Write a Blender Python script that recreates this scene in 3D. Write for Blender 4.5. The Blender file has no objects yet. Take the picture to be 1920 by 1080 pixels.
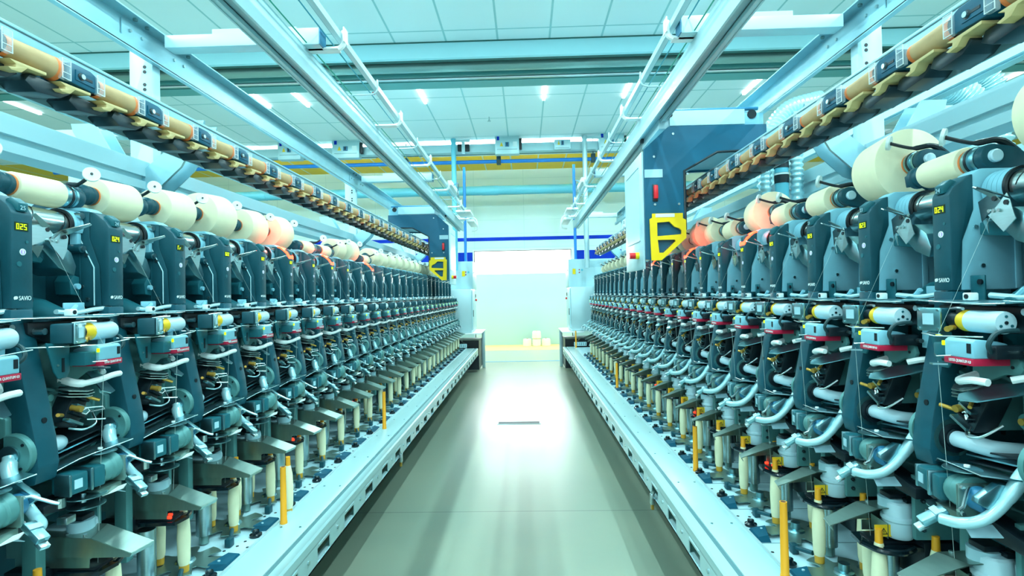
import bpy, bmesh, math, random
from mathutils import Vector, Matrix
random.seed(7)
PI = math.pi
S = bpy.context.scene
COL = S.collection

# ------------------------------------------------------------------ camera
CAM_Z = 1.45
cam_d = bpy.data.cameras.new('camera')
cam = bpy.data.objects.new('camera', cam_d)
COL.objects.link(cam)
cam_d.sensor_width = 36.0
cam_d.lens = 18.75
cam_d.clip_start = 0.05
cam_d.clip_end = 200
yw = Vector((0.025, -0.011, 1.0)).normalized()
xw = Vector((1.0, 0.0195, 0.0)); xw = (xw - xw.dot(yw) * yw).normalized()
zw = xw.cross(yw); zw = zw if zw.y > 0 else -zw
right = Vector((xw.x, yw.x, zw.x)); up = Vector((xw.y, yw.y, zw.y)); fwd = Vector((xw.z, yw.z, zw.z))
m = Matrix.Identity(4)
for i in range(3):
    m[i][0] = right[i]; m[i][1] = up[i]; m[i][2] = -fwd[i]
m[0][3], m[1][3], m[2][3] = 0, 0, CAM_Z
cam.matrix_world = m
S.camera = cam

# ------------------------------------------------------------------ exposure, world
S.view_settings.view_transform = 'Standard'
S.view_settings.look = 'None'
S.view_settings.gamma = 1.0
S.view_settings.use_curve_mapping = False
S.view_settings.exposure = 0.9
W = bpy.data.worlds.new('world'); S.world = W; W.use_nodes = True
bg = W.node_tree.nodes['Background']
bg.inputs[0].default_value = (0.72, 0.96, 1.0, 1)
bg.inputs[1].default_value = 0.65

H0 = CAM_Z
CEIL = H0 + 2.88
LIGHT_COL = (0.66, 0.98, 1.0)
def area(name, loc, sx, sy, power, rot=(0, 0, 0), col=LIGHT_COL, spread=None):
    l = bpy.data.lights.new(name, 'AREA'); l.shape = 'RECTANGLE'; l.size = sx; l.size_y = sy
    l.energy = power; l.color = col
    o = bpy.data.objects.new(name, l); COL.objects.link(o)
    o.location = loc; o.rotation_euler = rot
    return o
LAMP_X = [-0.256 + 0.585 * k for k in (-12, -9, -6, -5, -2, 1, 3, 6, 9, 12)]
LAMP_Y = [-3.4, -1.0, 1.4, 3.8, 7.4]
for yy in LAMP_Y:
    for xx in LAMP_X:
        area('ceiling_lamp_light', (xx, yy, CEIL - 0.035), 0.03, 0.9, 22 if yy < 5 else 36)
# daylight through the tall window of the room beyond the opening
area('daylight', (0.0, 15.0, 2.95), 6.0, 1.7, 110, rot=(math.radians(-66), 0, 0), col=(0.9, 1.0, 1.0))

# tube lights lying on top of the power trunking, shining up at the ceiling
for xx in (-6.0, -3.6, -1.2, 0.6, 3.0, 5.4):
    area('trunking_lamp_light', (xx, 10.12, H0 + 2.70), 1.5, 0.06, 48, rot=(PI, 0, 0), col=(1.0, 1.0, 0.97))

# ------------------------------------------------------------------ materials
MATS = {}
def mat(name, col, rough=0.5, metal=0.0, emit=None, es=1.0, noise=0.0, nscale=8.0, bump=0.0, spec=0.5, alpha=None, trans=0.0, coat=0.0, stretch=None):
    mm = bpy.data.materials.new(name); mm.use_nodes = True
    nt = mm.node_tree; b = nt.nodes['Principled BSDF']
    b.inputs['Base Color'].default_value = (*col, 1)
    b.inputs['Roughness'].default_value = rough
    b.inputs['Metallic'].default_value = metal
    b.inputs['Specular IOR Level'].default_value = spec
    b.inputs['Coat Weight'].default_value = coat
    if trans: b.inputs['Transmission Weight'].default_value = trans
    if alpha is not None: b.inputs['Alpha'].default_value = alpha
    if emit:
        b.inputs['Emission Color'].default_value = (*emit, 1)
        b.inputs['Emission Strength'].default_value = es
    if noise or bump:
        tc = nt.nodes.new('ShaderNodeTexCoord'); mp = nt.nodes.new('ShaderNodeMapping')
        nt.links.new(tc.outputs['Object'], mp.inputs['Vector'])
        if stretch: mp.inputs['Scale'].default_value = stretch
        n = nt.nodes.new('ShaderNodeTexNoise'); n.inputs['Scale'].default_value = nscale; n.inputs['Detail'].default_value = 5
        nt.links.new(mp.outputs['Vector'], n.inputs['Vector'])
        if noise:
            r = nt.nodes.new('ShaderNodeMix'); r.data_type = 'RGBA'
            r.inputs['A'].default_value = (*[max(0, c * (1 - noise)) for c in col], 1)
            r.inputs['B'].default_value = (*[min(1, c * (1 + noise)) for c in col], 1)
            nt.links.new(n.outputs['Fac'], r.inputs['Factor'])
            nt.links.new(r.outputs['Result'], b.inputs['Base Color'])
        if bump:
            bp = nt.nodes.new('ShaderNodeBump'); bp.inputs['Strength'].default_value = bump; bp.inputs['Distance'].default_value = 0.002
            nt.links.new(n.outputs['Fac'], bp.inputs['Height'])
            nt.links.new(bp.outputs['Normal'], b.inputs['Normal'])
    MATS[name] = mm
    return mm
mat('dark_plastic', (0.008, 0.070, 0.095), 0.42, spec=0.3, noise=0.12, nscale=40)
mat('leg_plastic', (0.007, 0.078, 0.110), 0.38, spec=0.35, noise=0.12, nscale=30)
mat('housing', (0.24, 0.55, 0.67), 0.42, spec=0.4, noise=0.08, nscale=20)
mat('side_teal', (0.010, 0.115, 0.145), 0.4, spec=0.4, noise=0.1, nscale=20)
mat('casting', (0.10, 0.29, 0.29), 0.45, 0.3, noise=0.15, nscale=15)
mat('black', (0.004, 0.012, 0.018), 0.4)
mat('black_gloss', (0.003, 0.01, 0.015), 0.15)
mat('steel', (0.48, 0.62, 0.64), 0.28, 1.0, noise=0.1, nscale=30, stretch=(1, 1, 8))
mat('steel_teal', (0.26, 0.50, 0.56), 0.32, 1.0, noise=0.15, nscale=20)
mat('hood_steel', (0.26, 0.37, 0.33), 0.33, 0.9, noise=0.12, nscale=14, stretch=(6, 1, 1))
mat('chrome', (0.62, 0.68, 0.66), 0.22, 1.0)
mat('disc_steel', (0.22, 0.36, 0.33), 0.35, 0.8, noise=0.15, nscale=12)
mat('frame_white', (0.46, 0.70, 0.76), 0.35, noise=0.03, nscale=4)
mat('frame_grey', (0.46, 0.66, 0.70), 0.38, 0.35, noise=0.05, nscale=5)
mat('galvanised', (0.34, 0.60, 0.68), 0.36, 0.5, noise=0.12, nscale=9)
mat('rail_white', (0.38, 0.60, 0.62), 0.3, 0.1, noise=0.03, nscale=4)
mat('tray_white', (0.50, 0.76, 0.84), 0.32, noise=0.04, nscale=9)
mat('groove', (0.08, 0.20, 0.22), 0.5)
mat('cream', (0.84, 0.78, 0.54), 0.85, noise=0.05, nscale=30, bump=0.15)
mat('bobbin_cream', (0.78, 0.78, 0.52), 0.8, noise=0.05, nscale=40, bump=0.3)
mat('kraft', (0.46, 0.31, 0.15), 0.75, noise=0.22, nscale=18)
mat('kraft_red', (0.75, 0.20, 0.05), 0.7, noise=0.35, nscale=40)
mat('kraft_dark', (0.10, 0.04, 0.02), 0.8)
mat('orange', (0.85, 0.36, 0.015), 0.45)
mat('amber', (0.60, 0.33, 0.03), 0.4)
mat('tab_yellow', (0.58, 0.45, 0.20), 0.5)
mat('holder_blue', (0.002, 0.085, 0.145), 0.4, spec=0.3, noise=0.1, nscale=30)
mat('holder_black', (0.006, 0.022, 0.032), 0.35)
mat('clear', (0.75, 0.9, 0.95), 0.12, alpha=0.22)
mat('clear_edge', (0.85, 0.95, 0.97), 0.2, alpha=0.6)
mat('milky', (0.75, 0.90, 0.88), 0.3, alpha=0.75)
mat('white', (0.80, 0.90, 0.90), 0.4)
mat('cyl_white', (0.50, 0.72, 0.80), 0.35, noise=0.03)
mat('tube_pale', (0.42, 0.72, 0.78), 0.25, 0.3)
mat('yellow', (1.0, 0.68, 0.0), 0.4)
mat('warn_yellow', (0.85, 0.55, 0.02), 0.4)
mat('red', (0.75, 0.01, 0.02), 0.35)
mat('crimson', (0.50, 0.01, 0.05), 0.4)
mat('blue_cap', (0.03, 0.20, 0.36), 0.35)
mat('blue_paint', (0.0, 0.03, 0.42), 0.5, spec=0.1)
mat('blue_pipe', (0.01, 0.22, 0.68), 0.35)
mat('duct_blue', (0.14, 0.56, 0.70), 0.4)
mat('doffer_blue', (0.001, 0.105, 0.19), 0.38, spec=0.35, noise=0.18, nscale=5)
mat('cable', (0.01, 0.05, 0.06), 0.5)
mat('wire_green', (0.0, 0.30, 0.20), 0.4)
mat('wire_teal', (0.02, 0.28, 0.36), 0.4)
mat('wall_paint', (0.66, 0.86, 0.80), 0.35, noise=0.03, nscale=0.8)
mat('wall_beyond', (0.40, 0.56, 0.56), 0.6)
mat('window_glow', (1, 1, 1), 0.5, emit=(1, 1, 1), es=3.0)
mat('lamp_glow', (1, 1, 1), 0.5, emit=(0.92, 1, 1), es=2.5)
mat('led_red', (1, 0.05, 0.02), 0.4, emit=(1, 0.03, 0.01), es=1.6)
mat('lamp_red', (1, 0.1, 0.05), 0.4, emit=(1, 0.035, 0.01), es=5.0)
mat('led_green', (0.5, 1, 0), 0.4, emit=(0.5, 1, 0.0), es=1.0)
mat('digits', (0.7, 1, 0), 0.4, emit=(0.55, 0.75, 0.0), es=0.9)
mat('lcd', (0.012, 0.03, 0.006), 0.25)
mat('print_white', (0.75, 0.85, 0.85), 0.5)
mat('print_violet', (0.45, 0.30, 0.75), 0.5)
mat('label_white', (0.36, 0.60, 0.68), 0.4)
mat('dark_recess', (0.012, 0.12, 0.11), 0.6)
mat('beam_teal', (0.10, 0.36, 0.36), 0.45)
mat('pipe_grey', (0.28, 0.46, 0.44), 0.3, 0.4)
mat('fascia', (0.42, 0.80, 0.88), 0.45, noise=0.04, nscale=3)
mat('floor_yellow', (0.85, 0.68, 0.18), 0.4)
mat('floor_line', (0.02, 0.35, 0.65), 0.4)
mat('yarn', (0.45, 0.6, 0.58), 0.6)
mat('brass', (0.55, 0.33, 0.06), 0.35, 0.6)

def lines_mat(name, base, line, px, py, ox, oy, w, rough, noise=0.04, axes=('X', 'Y')):
    mm = mat(name, base, rough)
    nt = mm.node_tree; b = nt.nodes['Principled BSDF']
    g = nt.nodes.new('ShaderNodeNewGeometry'); sp = nt.nodes.new('ShaderNodeSeparateXYZ')
    nt.links.new(g.outputs['Position'], sp.inputs[0])
    def line(ax, period, off):
        a = nt.nodes.new('ShaderNodeMath'); a.operation = 'SUBTRACT'; nt.links.new(sp.outputs[ax], a.inputs[0]); a.inputs[1].default_value = off - w / 2 + 1000 * period * -1
        c = nt.nodes.new('ShaderNodeMath'); c.operation = 'MODULO'; nt.links.new(a.outputs[0], c.inputs[0]); c.inputs[1].default_value = period
        d = nt.nodes.new('ShaderNodeMath'); d.operation = 'LESS_THAN'; nt.links.new(c.outputs[0], d.inputs[0]); d.inputs[1].default_value = w
        return d
    outs = []
    if px: outs.append(line(axes[0], px, ox))
    if py: outs.append(line(axes[1], py, oy))
    f = outs[0].outputs[0]
    if len(outs) > 1:
        mx = nt.nodes.new('ShaderNodeMath'); mx.operation = 'MAXIMUM'
        nt.links.new(outs[0].outputs[0], mx.inputs[0]); nt.links.new(outs[1].outputs[0], mx.inputs[1]); f = mx.outputs[0]
    n = nt.nodes.new('ShaderNodeTexNoise'); n.inputs['Scale'].default_value = 0.9; nt.links.new(g.outputs['Position'], n.inputs['Vector'])
    r0 = nt.nodes.new('ShaderNodeMix'); r0.data_type = 'RGBA'
    r0.inputs['A'].default_value = (*[c * (1 - noise) for c in base], 1); r0.inputs['B'].default_value = (*[min(1, c * (1 + noise)) for c in base], 1)
    nt.links.new(n.outputs['Fac'], r0.inputs['Factor'])
    r = nt.nodes.new('ShaderNodeMix'); r.data_type = 'RGBA'
    nt.links.new(f, r.inputs['Factor']); nt.links.new(r0.outputs['Result'], r.inputs['A']); r.inputs['B'].default_value = (*LC[0], 1)
    nt.links.new(r.outputs['Result'], b.inputs['Base Color'])
    return mm
LC = [(0.36, 0.62, 0.64)]
lines_mat('ceiling_panels', (0.80, 0.93, 0.95), None, 0.585, 0.975, -0.256, 5.75, 0.022, 0.45)
LC[0] = (0.55, 0.76, 0.72)
lines_mat('wall_panels', (0.66, 0.86, 0.80), None, 1.15, 0.32, 0.0, 2.85, 0.012, 0.3, axes=('X', 'Z'))
LC[0] = (0.62, 0.70, 0.60)
lines_mat('ceiling_yellow', (1.0, 0.57, 0.0), None, 0.585, None, -0.256, 0, 0.03, 0.5)

def floor_mat():
    mm = mat('floor_concrete', (0.26, 0.34, 0.26), 0.2)
    nt = mm.node_tree; b = nt.nodes['Principled BSDF']
    g = nt.nodes.new('ShaderNodeNewGeometry')
    n1 = nt.nodes.new('ShaderNodeTexNoise'); n1.inputs['Scale'].default_value = 1.3; n1.inputs['Detail'].default_value = 6
    n2 = nt.nodes.new('ShaderNodeTexNoise'); n2.inputs['Scale'].default_value = 60; n2.inputs['Detail'].default_value = 3
    nt.links.new(g.outputs['Position'], n1.inputs['Vector']); nt.links.new(g.outputs['Position'], n2.inputs['Vector'])
    r = nt.nodes.new('ShaderNodeMix'); r.data_type = 'RGBA'
    r.inputs['A'].default_value = (0.20, 0.27, 0.22, 1); r.inputs['B'].default_value = (0.33, 0.37, 0.27, 1)
    nt.links.new(n1.outputs['Fac'], r.inputs['Factor'])
    # expansion joint across the aisle
    sp = nt.nodes.new('ShaderNodeSeparateXYZ'); nt.links.new(g.outputs['Position'], sp.inputs[0])
    a = nt.nodes.new('ShaderNodeMath'); a.operation = 'SUBTRACT'; nt.links.new(sp.outputs['Y'], a.inputs[0]); a.inputs[1].default_value = 3.57 - 36.0
    c = nt.nodes.new('ShaderNodeMath'); c.operation = 'MODULO'; nt.links.new(a.outputs[0], c.inputs[0]); c.inputs[1].default_value = 6.0
    d = nt.nodes.new('ShaderNodeMath'); d.operation = 'LESS_THAN'; nt.links.new(c.outputs[0], d.inputs[0]); d.inputs[1].default_value = 0.012
    e = nt.nodes.new('ShaderNodeMath'); e.operation = 'MULTIPLY'; nt.links.new(d.outputs[0], e.inputs[0]); e.inputs[1].default_value = 0.45
    r2 = nt.nodes.new('ShaderNodeMix'); r2.data_type = 'RGBA'
    nt.links.new(e.outputs[0], r2.inputs['Factor']); nt.links.new(r.outputs['Result'], r2.inputs['A']); r2.inputs['B'].default_value = (0.05, 0.08, 0.07, 1)
    nt.links.new(r2.outputs['Result'], b.inputs['Base Color'])
    mr = nt.nodes.new('ShaderNodeMapRange'); mr.inputs['To Min'].default_value = 0.24; mr.inputs['To Max'].default_value = 0.38
    nt.links.new(n1.outputs['Fac'], mr.inputs['Value']); nt.links.new(mr.outputs['Result'], b.inputs['Roughness'])
    bp = nt.nodes.new('ShaderNodeBump'); bp.inputs['Strength'].default_value = 0.04; bp.inputs['Distance'].default_value = 0.002
    nt.links.new(n2.outputs['Fac'], bp.inputs['Height']); nt.links.new(bp.outputs['Normal'], b.inputs['Normal'])
floor_mat()

# ------------------------------------------------------------------ mesh helpers
class MB:
    """collects solids into ONE mesh; each solid may have its own material"""
    def __init__(s): s.v = []; s.f = []; s.mi = []; s.mats = []
    def _m(s, mt):
        if mt not in s.mats: s.mats.append(mt)
        return s.mats.index(mt)
    def add(s, vs, fs, mt, M=None):
        o = len(s.v); k = s._m(mt)
        s.v += [tuple(M @ Vector(v)) if M else tuple(v) for v in vs]
        for f in fs: s.f.append(tuple(i + o for i in f)); s.mi.append(k)
        return s
    def box(s, x0, x1, y0, y1, z0, z1, mt, bev=0.0, M=None):
        if not bev:
            vs = [(x, y, z) for x in (x0, x1) for y in (y0, y1) for z in (z0, z1)]
            fs = [(0, 1, 3, 2), (4, 6, 7, 5), (0, 4, 5, 1), (2, 3, 7, 6), (0, 2, 6, 4), (1, 5, 7, 3)]
            return s.add(vs, fs, mt, M)
        bm = bmesh.new(); bmesh.ops.create_cube(bm, size=1)
        for v in bm.verts:
            v.co = Vector(((x0 + x1) / 2 + v.co.x * (x1 - x0), (y0 + y1) / 2 + v.co.y * (y1 - y0), (z0 + z1) / 2 + v.co.z * (z1 - z0)))
        bmesh.ops.bevel(bm, geom=bm.edges[:], offset=bev, segments=2, affect='EDGES', profile=0.5)
        return s.addbm(bm, mt, M)
    def addbm(s, bm, mt, M=None):
        bm.verts.index_update()
        s.add([v.co[:] for v in bm.verts], [[v.index for v in f.verts] for f in bm.faces], mt, M); bm.free(); return s
    def prism(s, poly, axis, a, b, mt, bev=0.0, M=None):
        """polygon in the plane normal to axis (x: (y,z), y: (x,z), z: (x,y)) pushed from a to b"""
        def P(p, t): return {'x': (t, p[0], p[1]), 'y': (p[0], t, p[1]), 'z': (p[0], p[1], t)}[axis]
        bm = bmesh.new()
        va = [bm.verts.new(P(p, a)) for p in poly]; vb = [bm.verts.new(P(p, b)) for p in poly]
        bm.faces.new(va); bm.faces.new(vb[::-1]); n = len(poly)
        for i in range(n): bm.faces.new((va[i], vb[i], vb[(i + 1) % n], va[(i + 1) % n]))
        bmesh.ops.recalc_face_normals(bm, faces=bm.faces[:])
        if bev: bmesh.ops.bevel(bm, geom=bm.edges[:], offset=bev, segments=2, affect='EDGES', profile=0.5)
        return s.addbm(bm, mt, M)
    def cyl(s, p0, p1, r0, mt, r1=None, n=16, cap=True):
        return s.lathe(p0, p1, [(0, r0), (1, r0 if r1 is None else r1)], mt, n, cap)
    def lathe(s, p0, p1, prof, mt, n=20, cap=True):
        p0 = Vector(p0); p1 = Vector(p1); d = p1 - p0; q = d.to_track_quat('Z', 'Y'); L = d.length
        vs = []; fs = []
        for (t, r) in prof:
            for i in range(n):
                a = 2 * PI * i / n
                vs.append(p0 + q @ Vector((r * math.cos(a), r * math.sin(a), t * L)))
        for j in range(len(prof) - 1):
            for i in range(n):
                k = (i + 1) % n
                fs.append((j * n + i, j * n + k, (j + 1) * n + k, (j + 1) * n + i))
        if cap:
            fs.append(tuple(range(n))[::-1]); fs.append(tuple((len(prof) - 1) * n + i for i in range(n)))
        return s.add(vs, fs, mt)
    def tube(s, pts, r, mt, n=10, closed=False):
        pts = [Vector(p) for p in pts]; vs = []; fs = []; N = len(pts)
        rs = r if isinstance(r, (list, tuple)) else [r] * N
        prev = None
        for j, p in enumerate(pts):
            t = (pts[min(j + 1, N - 1)] - pts[max(j - 1, 0)]).normalized()
            if prev is None:
                a = Vector((0, 0, 1)) if abs(t.z) < 0.9 else Vector((1, 0, 0)); u = t.cross(a).normalized()
            else: u = (prev - prev.dot(t) * t).normalized()
            prev = u; w = t.cross(u)
            for i in range(n):
                a = 2 * PI * i / n; vs.append(p + rs[j] * (math.cos(a) * u + math.sin(a) * w))
        for j in range(N - 1):
            for i in range(n):
                k = (i + 1) % n; fs.append((j * n + i, j * n + k, (j + 1) * n + k, (j + 1) * n + i))
        fs.append(tuple(range(n))[::-1]); fs.append(tuple((N - 1) * n + i for i in range(n)))
        return s.add(vs, fs, mt)
    def sheet(s, pts, th, mt):
        """flat polygon in space given a real thickness"""
        P = [Vector(p) for p in pts]; nrm = Vector((0, 0, 0))
        for i in range(len(P)): nrm += (P[i] - P[0]).cross(P[(i + 1) % len(P)] - P[0])
        nrm.normalize(); n = len(P)
        vs = [p + nrm * th / 2 for p in P] + [p - nrm * th / 2 for p in P]
        fs = [tuple(range(n)), tuple(range(2 * n - 1, n - 1, -1))] + [(i, n + i, n + (i + 1) % n, (i + 1) % n) for i in range(n)]
        return s.add(vs, fs, mt)
    def build(s, name, parent=None, angle=35, link=True):
        me = bpy.data.meshes.new(name); me.from_pydata(s.v, [], s.f)
        for mt in s.mats: me.materials.append(MATS[mt])
        for p, k in zip(me.polygons, s.mi): p.material_index = k
        bm = bmesh.new(); bm.from_mesh(me); bmesh.ops.recalc_face_normals(bm, faces=bm.faces[:]); bm.to_mesh(me); bm.free()
        me.shade_smooth(); me.set_sharp_from_angle(angle=math.radians(angle))
        o = bpy.data.objects.new(name, me)
        if link: COL.objects.link(o)
        if parent: o.parent = parent
        return o
def spline(pts, k=6):
    P = [Vector(p) for p in pts]; out = []
    for i in range(len(P) - 1):
        a = P[max(i - 1, 0)]; b = P[i]; c = P[i + 1]; d = P[min(i + 2, len(P) - 1)]
        for j in range(k):
            t = j / k
            out.append(0.5 * ((2 * b) + (c - a) * t + (2 * a - 5 * b + 4 * c - d) * t * t + (3 * b - 3 * c + d - a) * t ** 3))
    out.append(P[-1]); return out
def rot(axis, deg, about=(0, 0, 0)):
    a = Vector(about)
    return Matrix.Translation(a) @ Matrix.Rotation(math.radians(deg), 4, axis) @ Matrix.Translation(-a)
def circ(cx, cy, r, n=20, a0=0, a1=360):
    return [(cx + r * math.cos(math.radians(a0 + (a1 - a0) * i / n)), cy + r * math.sin(math.radians(a0 + (a1 - a0) * i / n))) for i in range(n + (0 if a1 - a0 == 360 else 1))]
def tag(o, label, cat, group=None, kind=None):
    o['label'] = label; o['category'] = cat
    if group: o['group'] = group
    if kind: o['kind'] = kind
    return o
def empty(name, loc=(0, 0, 0), rz=0):
    o = bpy.data.objects.new(name, None); COL.objects.link(o); o.location = loc; o.rotation_euler = (0, 0, rz); o.empty_display_size = 0.1
    return o
def struct(o):
    o['kind'] = 'structure'; return o
def copy_tree(o, parent=None):
    c = o.copy(); COL.objects.link(c); c.parent = parent
    for ch in CH.get(o.name, ()): copy_tree(ch, c)
    return c
CH = {}
def index_children():
    CH.clear()
    for o in bpy.data.objects:
        if o.parent: CH.setdefault(o.parent.name, []).append(o)
def text_geo(txt, size, mt, width=None):
    """lettering as mesh data: list of verts, faces in the XY plane, left aligned at 0, with a hair of depth"""
    cu = bpy.data.curves.new('lettering', 'FONT'); cu.body = txt; cu.size = size; cu.extrude = 0.0004; cu.resolution_u = 3
    o = bpy.data.objects.new('lettering', cu); COL.objects.link(o)
    dg = bpy.context.evaluated_depsgraph_get(); me = bpy.data.meshes.new_from_object(o.evaluated_get(dg))
    vs = [v.co.copy() for v in me.vertices]; fs = [tuple(p.vertices) for p in me.polygons]
    bpy.data.objects.remove(o); bpy.data.meshes.remove(me)
    if width:
        w = max(v.x for v in vs) - min(v.x for v in vs); k = width / w
        for v in vs: v.x *= k
    return vs, fs
ORD = ['first', 'second', 'third', 'fourth', 'fifth', 'sixth', 'seventh', 'eighth', 'ninth', 'tenth', 'eleventh', 'twelfth', 'thirteenth', 'fourteenth',
       'fifteenth', 'sixteenth', 'seventeenth', 'eighteenth', 'nineteenth', 'twentieth', 'twenty-first', 'twenty-second', 'twenty-third', 'twenty-fourth',
       'twenty-fifth', 'twenty-sixth', 'twenty-seventh']

# ------------------------------------------------------------------ the hall
FL, FR = -1.311, 1.097           # planes of the control columns of the left and right machine
PITCH = 0.32
def big(name, x0, x1, y0, y1, z0, z1, mt): return struct(MB().box(x0, x1, y0, y1, z0, z1, mt).build(name))
WY = 12.3
big('floor', -14, 14, -5, 20, -0.1, 0.0, 'floor_concrete')
big('ceiling', -14, 14, -5, 6.0, CEIL, CEIL + 0.05, 'ceiling_panels')
big('ceiling', -14, 14, 6.9, 10.75, CEIL, CEIL + 0.05, 'ceiling_panels')
big('ceiling', -14, 14, 10.75, WY + 0.2, CEIL, CEIL + 0.05, 'ceiling_yellow')
big('wall_left', -14.1, -14, -5, 20, 0, CEIL + 0.6, 'wall_paint')
big('wall_right', 14, 14.1, -5, 20, 0, CEIL + 0.6, 'wall_paint')
# end wall with the opening
OX0, OX1, OZ = -1.17, 1.076, 2.46
w = MB(); w.box(-14, OX0, WY, WY + 0.2, 0, CEIL, 'wall_panels'); w.box(OX1, 14, WY, WY + 0.2, 0, CEIL, 'wall_panels'); w.box(OX0, OX1, WY, WY + 0.2, OZ, CEIL, 'wall_panels')
struct(w.build('wall_back'))
t = MB(); t.box(-14, 14, WY - 0.012, WY, 2.69, 2.768, 'blue_paint'); struct(t.build('trim_1'))
t = MB(); t.box(-14, OX0 - 0.03, WY - 0.012, WY, 2.20, 2.43, 'blue_paint'); t.box(OX1 + 0.08, 14, WY - 0.012, WY, 2.20, 2.43, 'blue_paint'); struct(t.build('trim_2'))
# opening frame
t = MB()
for (a, b) in ((OX0 - 0.03, OX0 + 0.0), (OX1, OX1 + 0.06)): t.box(a, b, WY - 0.02, WY + 0.2, 0, OZ, 'white')
t.box(OX0 - 0.03, OX1 + 0.06, WY - 0.02, WY + 0.2, OZ, OZ + 0.03, 'white'); struct(t.build('trim_3'))
# the room beyond
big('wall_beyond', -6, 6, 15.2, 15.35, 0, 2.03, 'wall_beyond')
big('window_1', -6, 6, 15.25, 15.3, 2.03, CEIL, 'window_glow')
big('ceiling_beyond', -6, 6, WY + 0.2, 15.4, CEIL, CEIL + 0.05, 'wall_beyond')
big('trim_4', -6, 6, 13.8, 15.2, 0, 0.004, 'floor_yellow')
big('trim_5', -6, 6, 11.47, 11.53, 0, 0.004, 'floor_line')

# roof beam across the hall: light fascia, dark recess, pipes, teal soffit
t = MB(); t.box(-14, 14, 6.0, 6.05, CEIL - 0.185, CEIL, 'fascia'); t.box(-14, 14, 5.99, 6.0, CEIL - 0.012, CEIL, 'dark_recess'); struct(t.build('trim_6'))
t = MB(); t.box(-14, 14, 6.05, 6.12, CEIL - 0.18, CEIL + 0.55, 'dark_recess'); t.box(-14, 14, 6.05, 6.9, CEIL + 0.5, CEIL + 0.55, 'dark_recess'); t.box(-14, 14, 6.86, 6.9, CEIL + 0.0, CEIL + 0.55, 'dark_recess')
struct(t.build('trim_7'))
t = MB(); t.box(-14, 14, 6.52, 6.58, CEIL - 0.17, CEIL + 0.05, 'beam_teal'); t.box(-14, 14, 6.66, 6.88, CEIL - 0.19, CEIL + 0.06, 'beam_teal'); struct(t.build('trim_8'))
tag(MB().cyl((-14, 6.38, CEIL - 0.12), (14, 6.38, CEIL - 0.12), 0.065, 'pipe_grey', n=20).build('overhead_pipe'), 'grey horizontal pipe slung under the dark recess of the roof beam', 'pipe')
tag(MB().cyl((-14, 6.55, CEIL - 0.20), (14, 6.55, CEIL - 0.20), 0.018, 'steel', n=10).build('conduit'), 'thin bright conduit running across behind the grey roof beam pipe', 'conduit')
for k in range(-5, 7):
    xx = -0.86 + 1.21 * k
    h = MB().box(xx - 0.02, xx + 0.02, 6.36, 6.40, CEIL - 0.06, CEIL + 0.5, 'white')
    tag(h.build('pipe_hanger'), 'short white strap holding the grey roof beam pipe, %s from the left' % ORD[k + 5], 'hanger', 'pipe hangers under the roof beam')
# ceiling lamps
li = 0
for yy in LAMP_Y:
    for xx in LAMP_X:
        o = MB().box(xx - 0.02, xx + 0.02, yy - 0.46, yy + 0.46, CEIL - 0.03, CEIL, 'lamp_glow').build('ceiling_lamp')
        row = {-3.4: 'behind the camera', -1.0: 'above the camera', 1.4: 'over the near units', 3.8: 'before the roof beam', 7.4: 'just behind the roof beam'}[yy]
        tag(o, 'slim white ceiling strip lamp %s, %s from the left' % (row, ORD[LAMP_X.index(xx)]), 'lamp', 'ceiling strip lamps ' + row)
# sprinklers
for (x, y, c) in ((-2.05, 7.3, 'red'), (-0.53, 8.6, 'steel'), (3.1, 11.4, 'red')):
    s_ = MB().cyl((x, y, CEIL - 0.05), (x, y, CEIL), 0.008, 'steel', n=8).cyl((x, y, CEIL - 0.075), (x, y, CEIL - 0.05), 0.03, c, r1=0.012, n=12)
    tag(s_.build('sprinkler_head'), {'red': 'red sprinkler head under the ceiling', 'steel': 'small steel sprinkler head under the ceiling'}[c] + (' above the left machine' if x == -2.05 else ' above the aisle' if c == 'steel' else ' over the right machine'), 'sprinkler')

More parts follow.
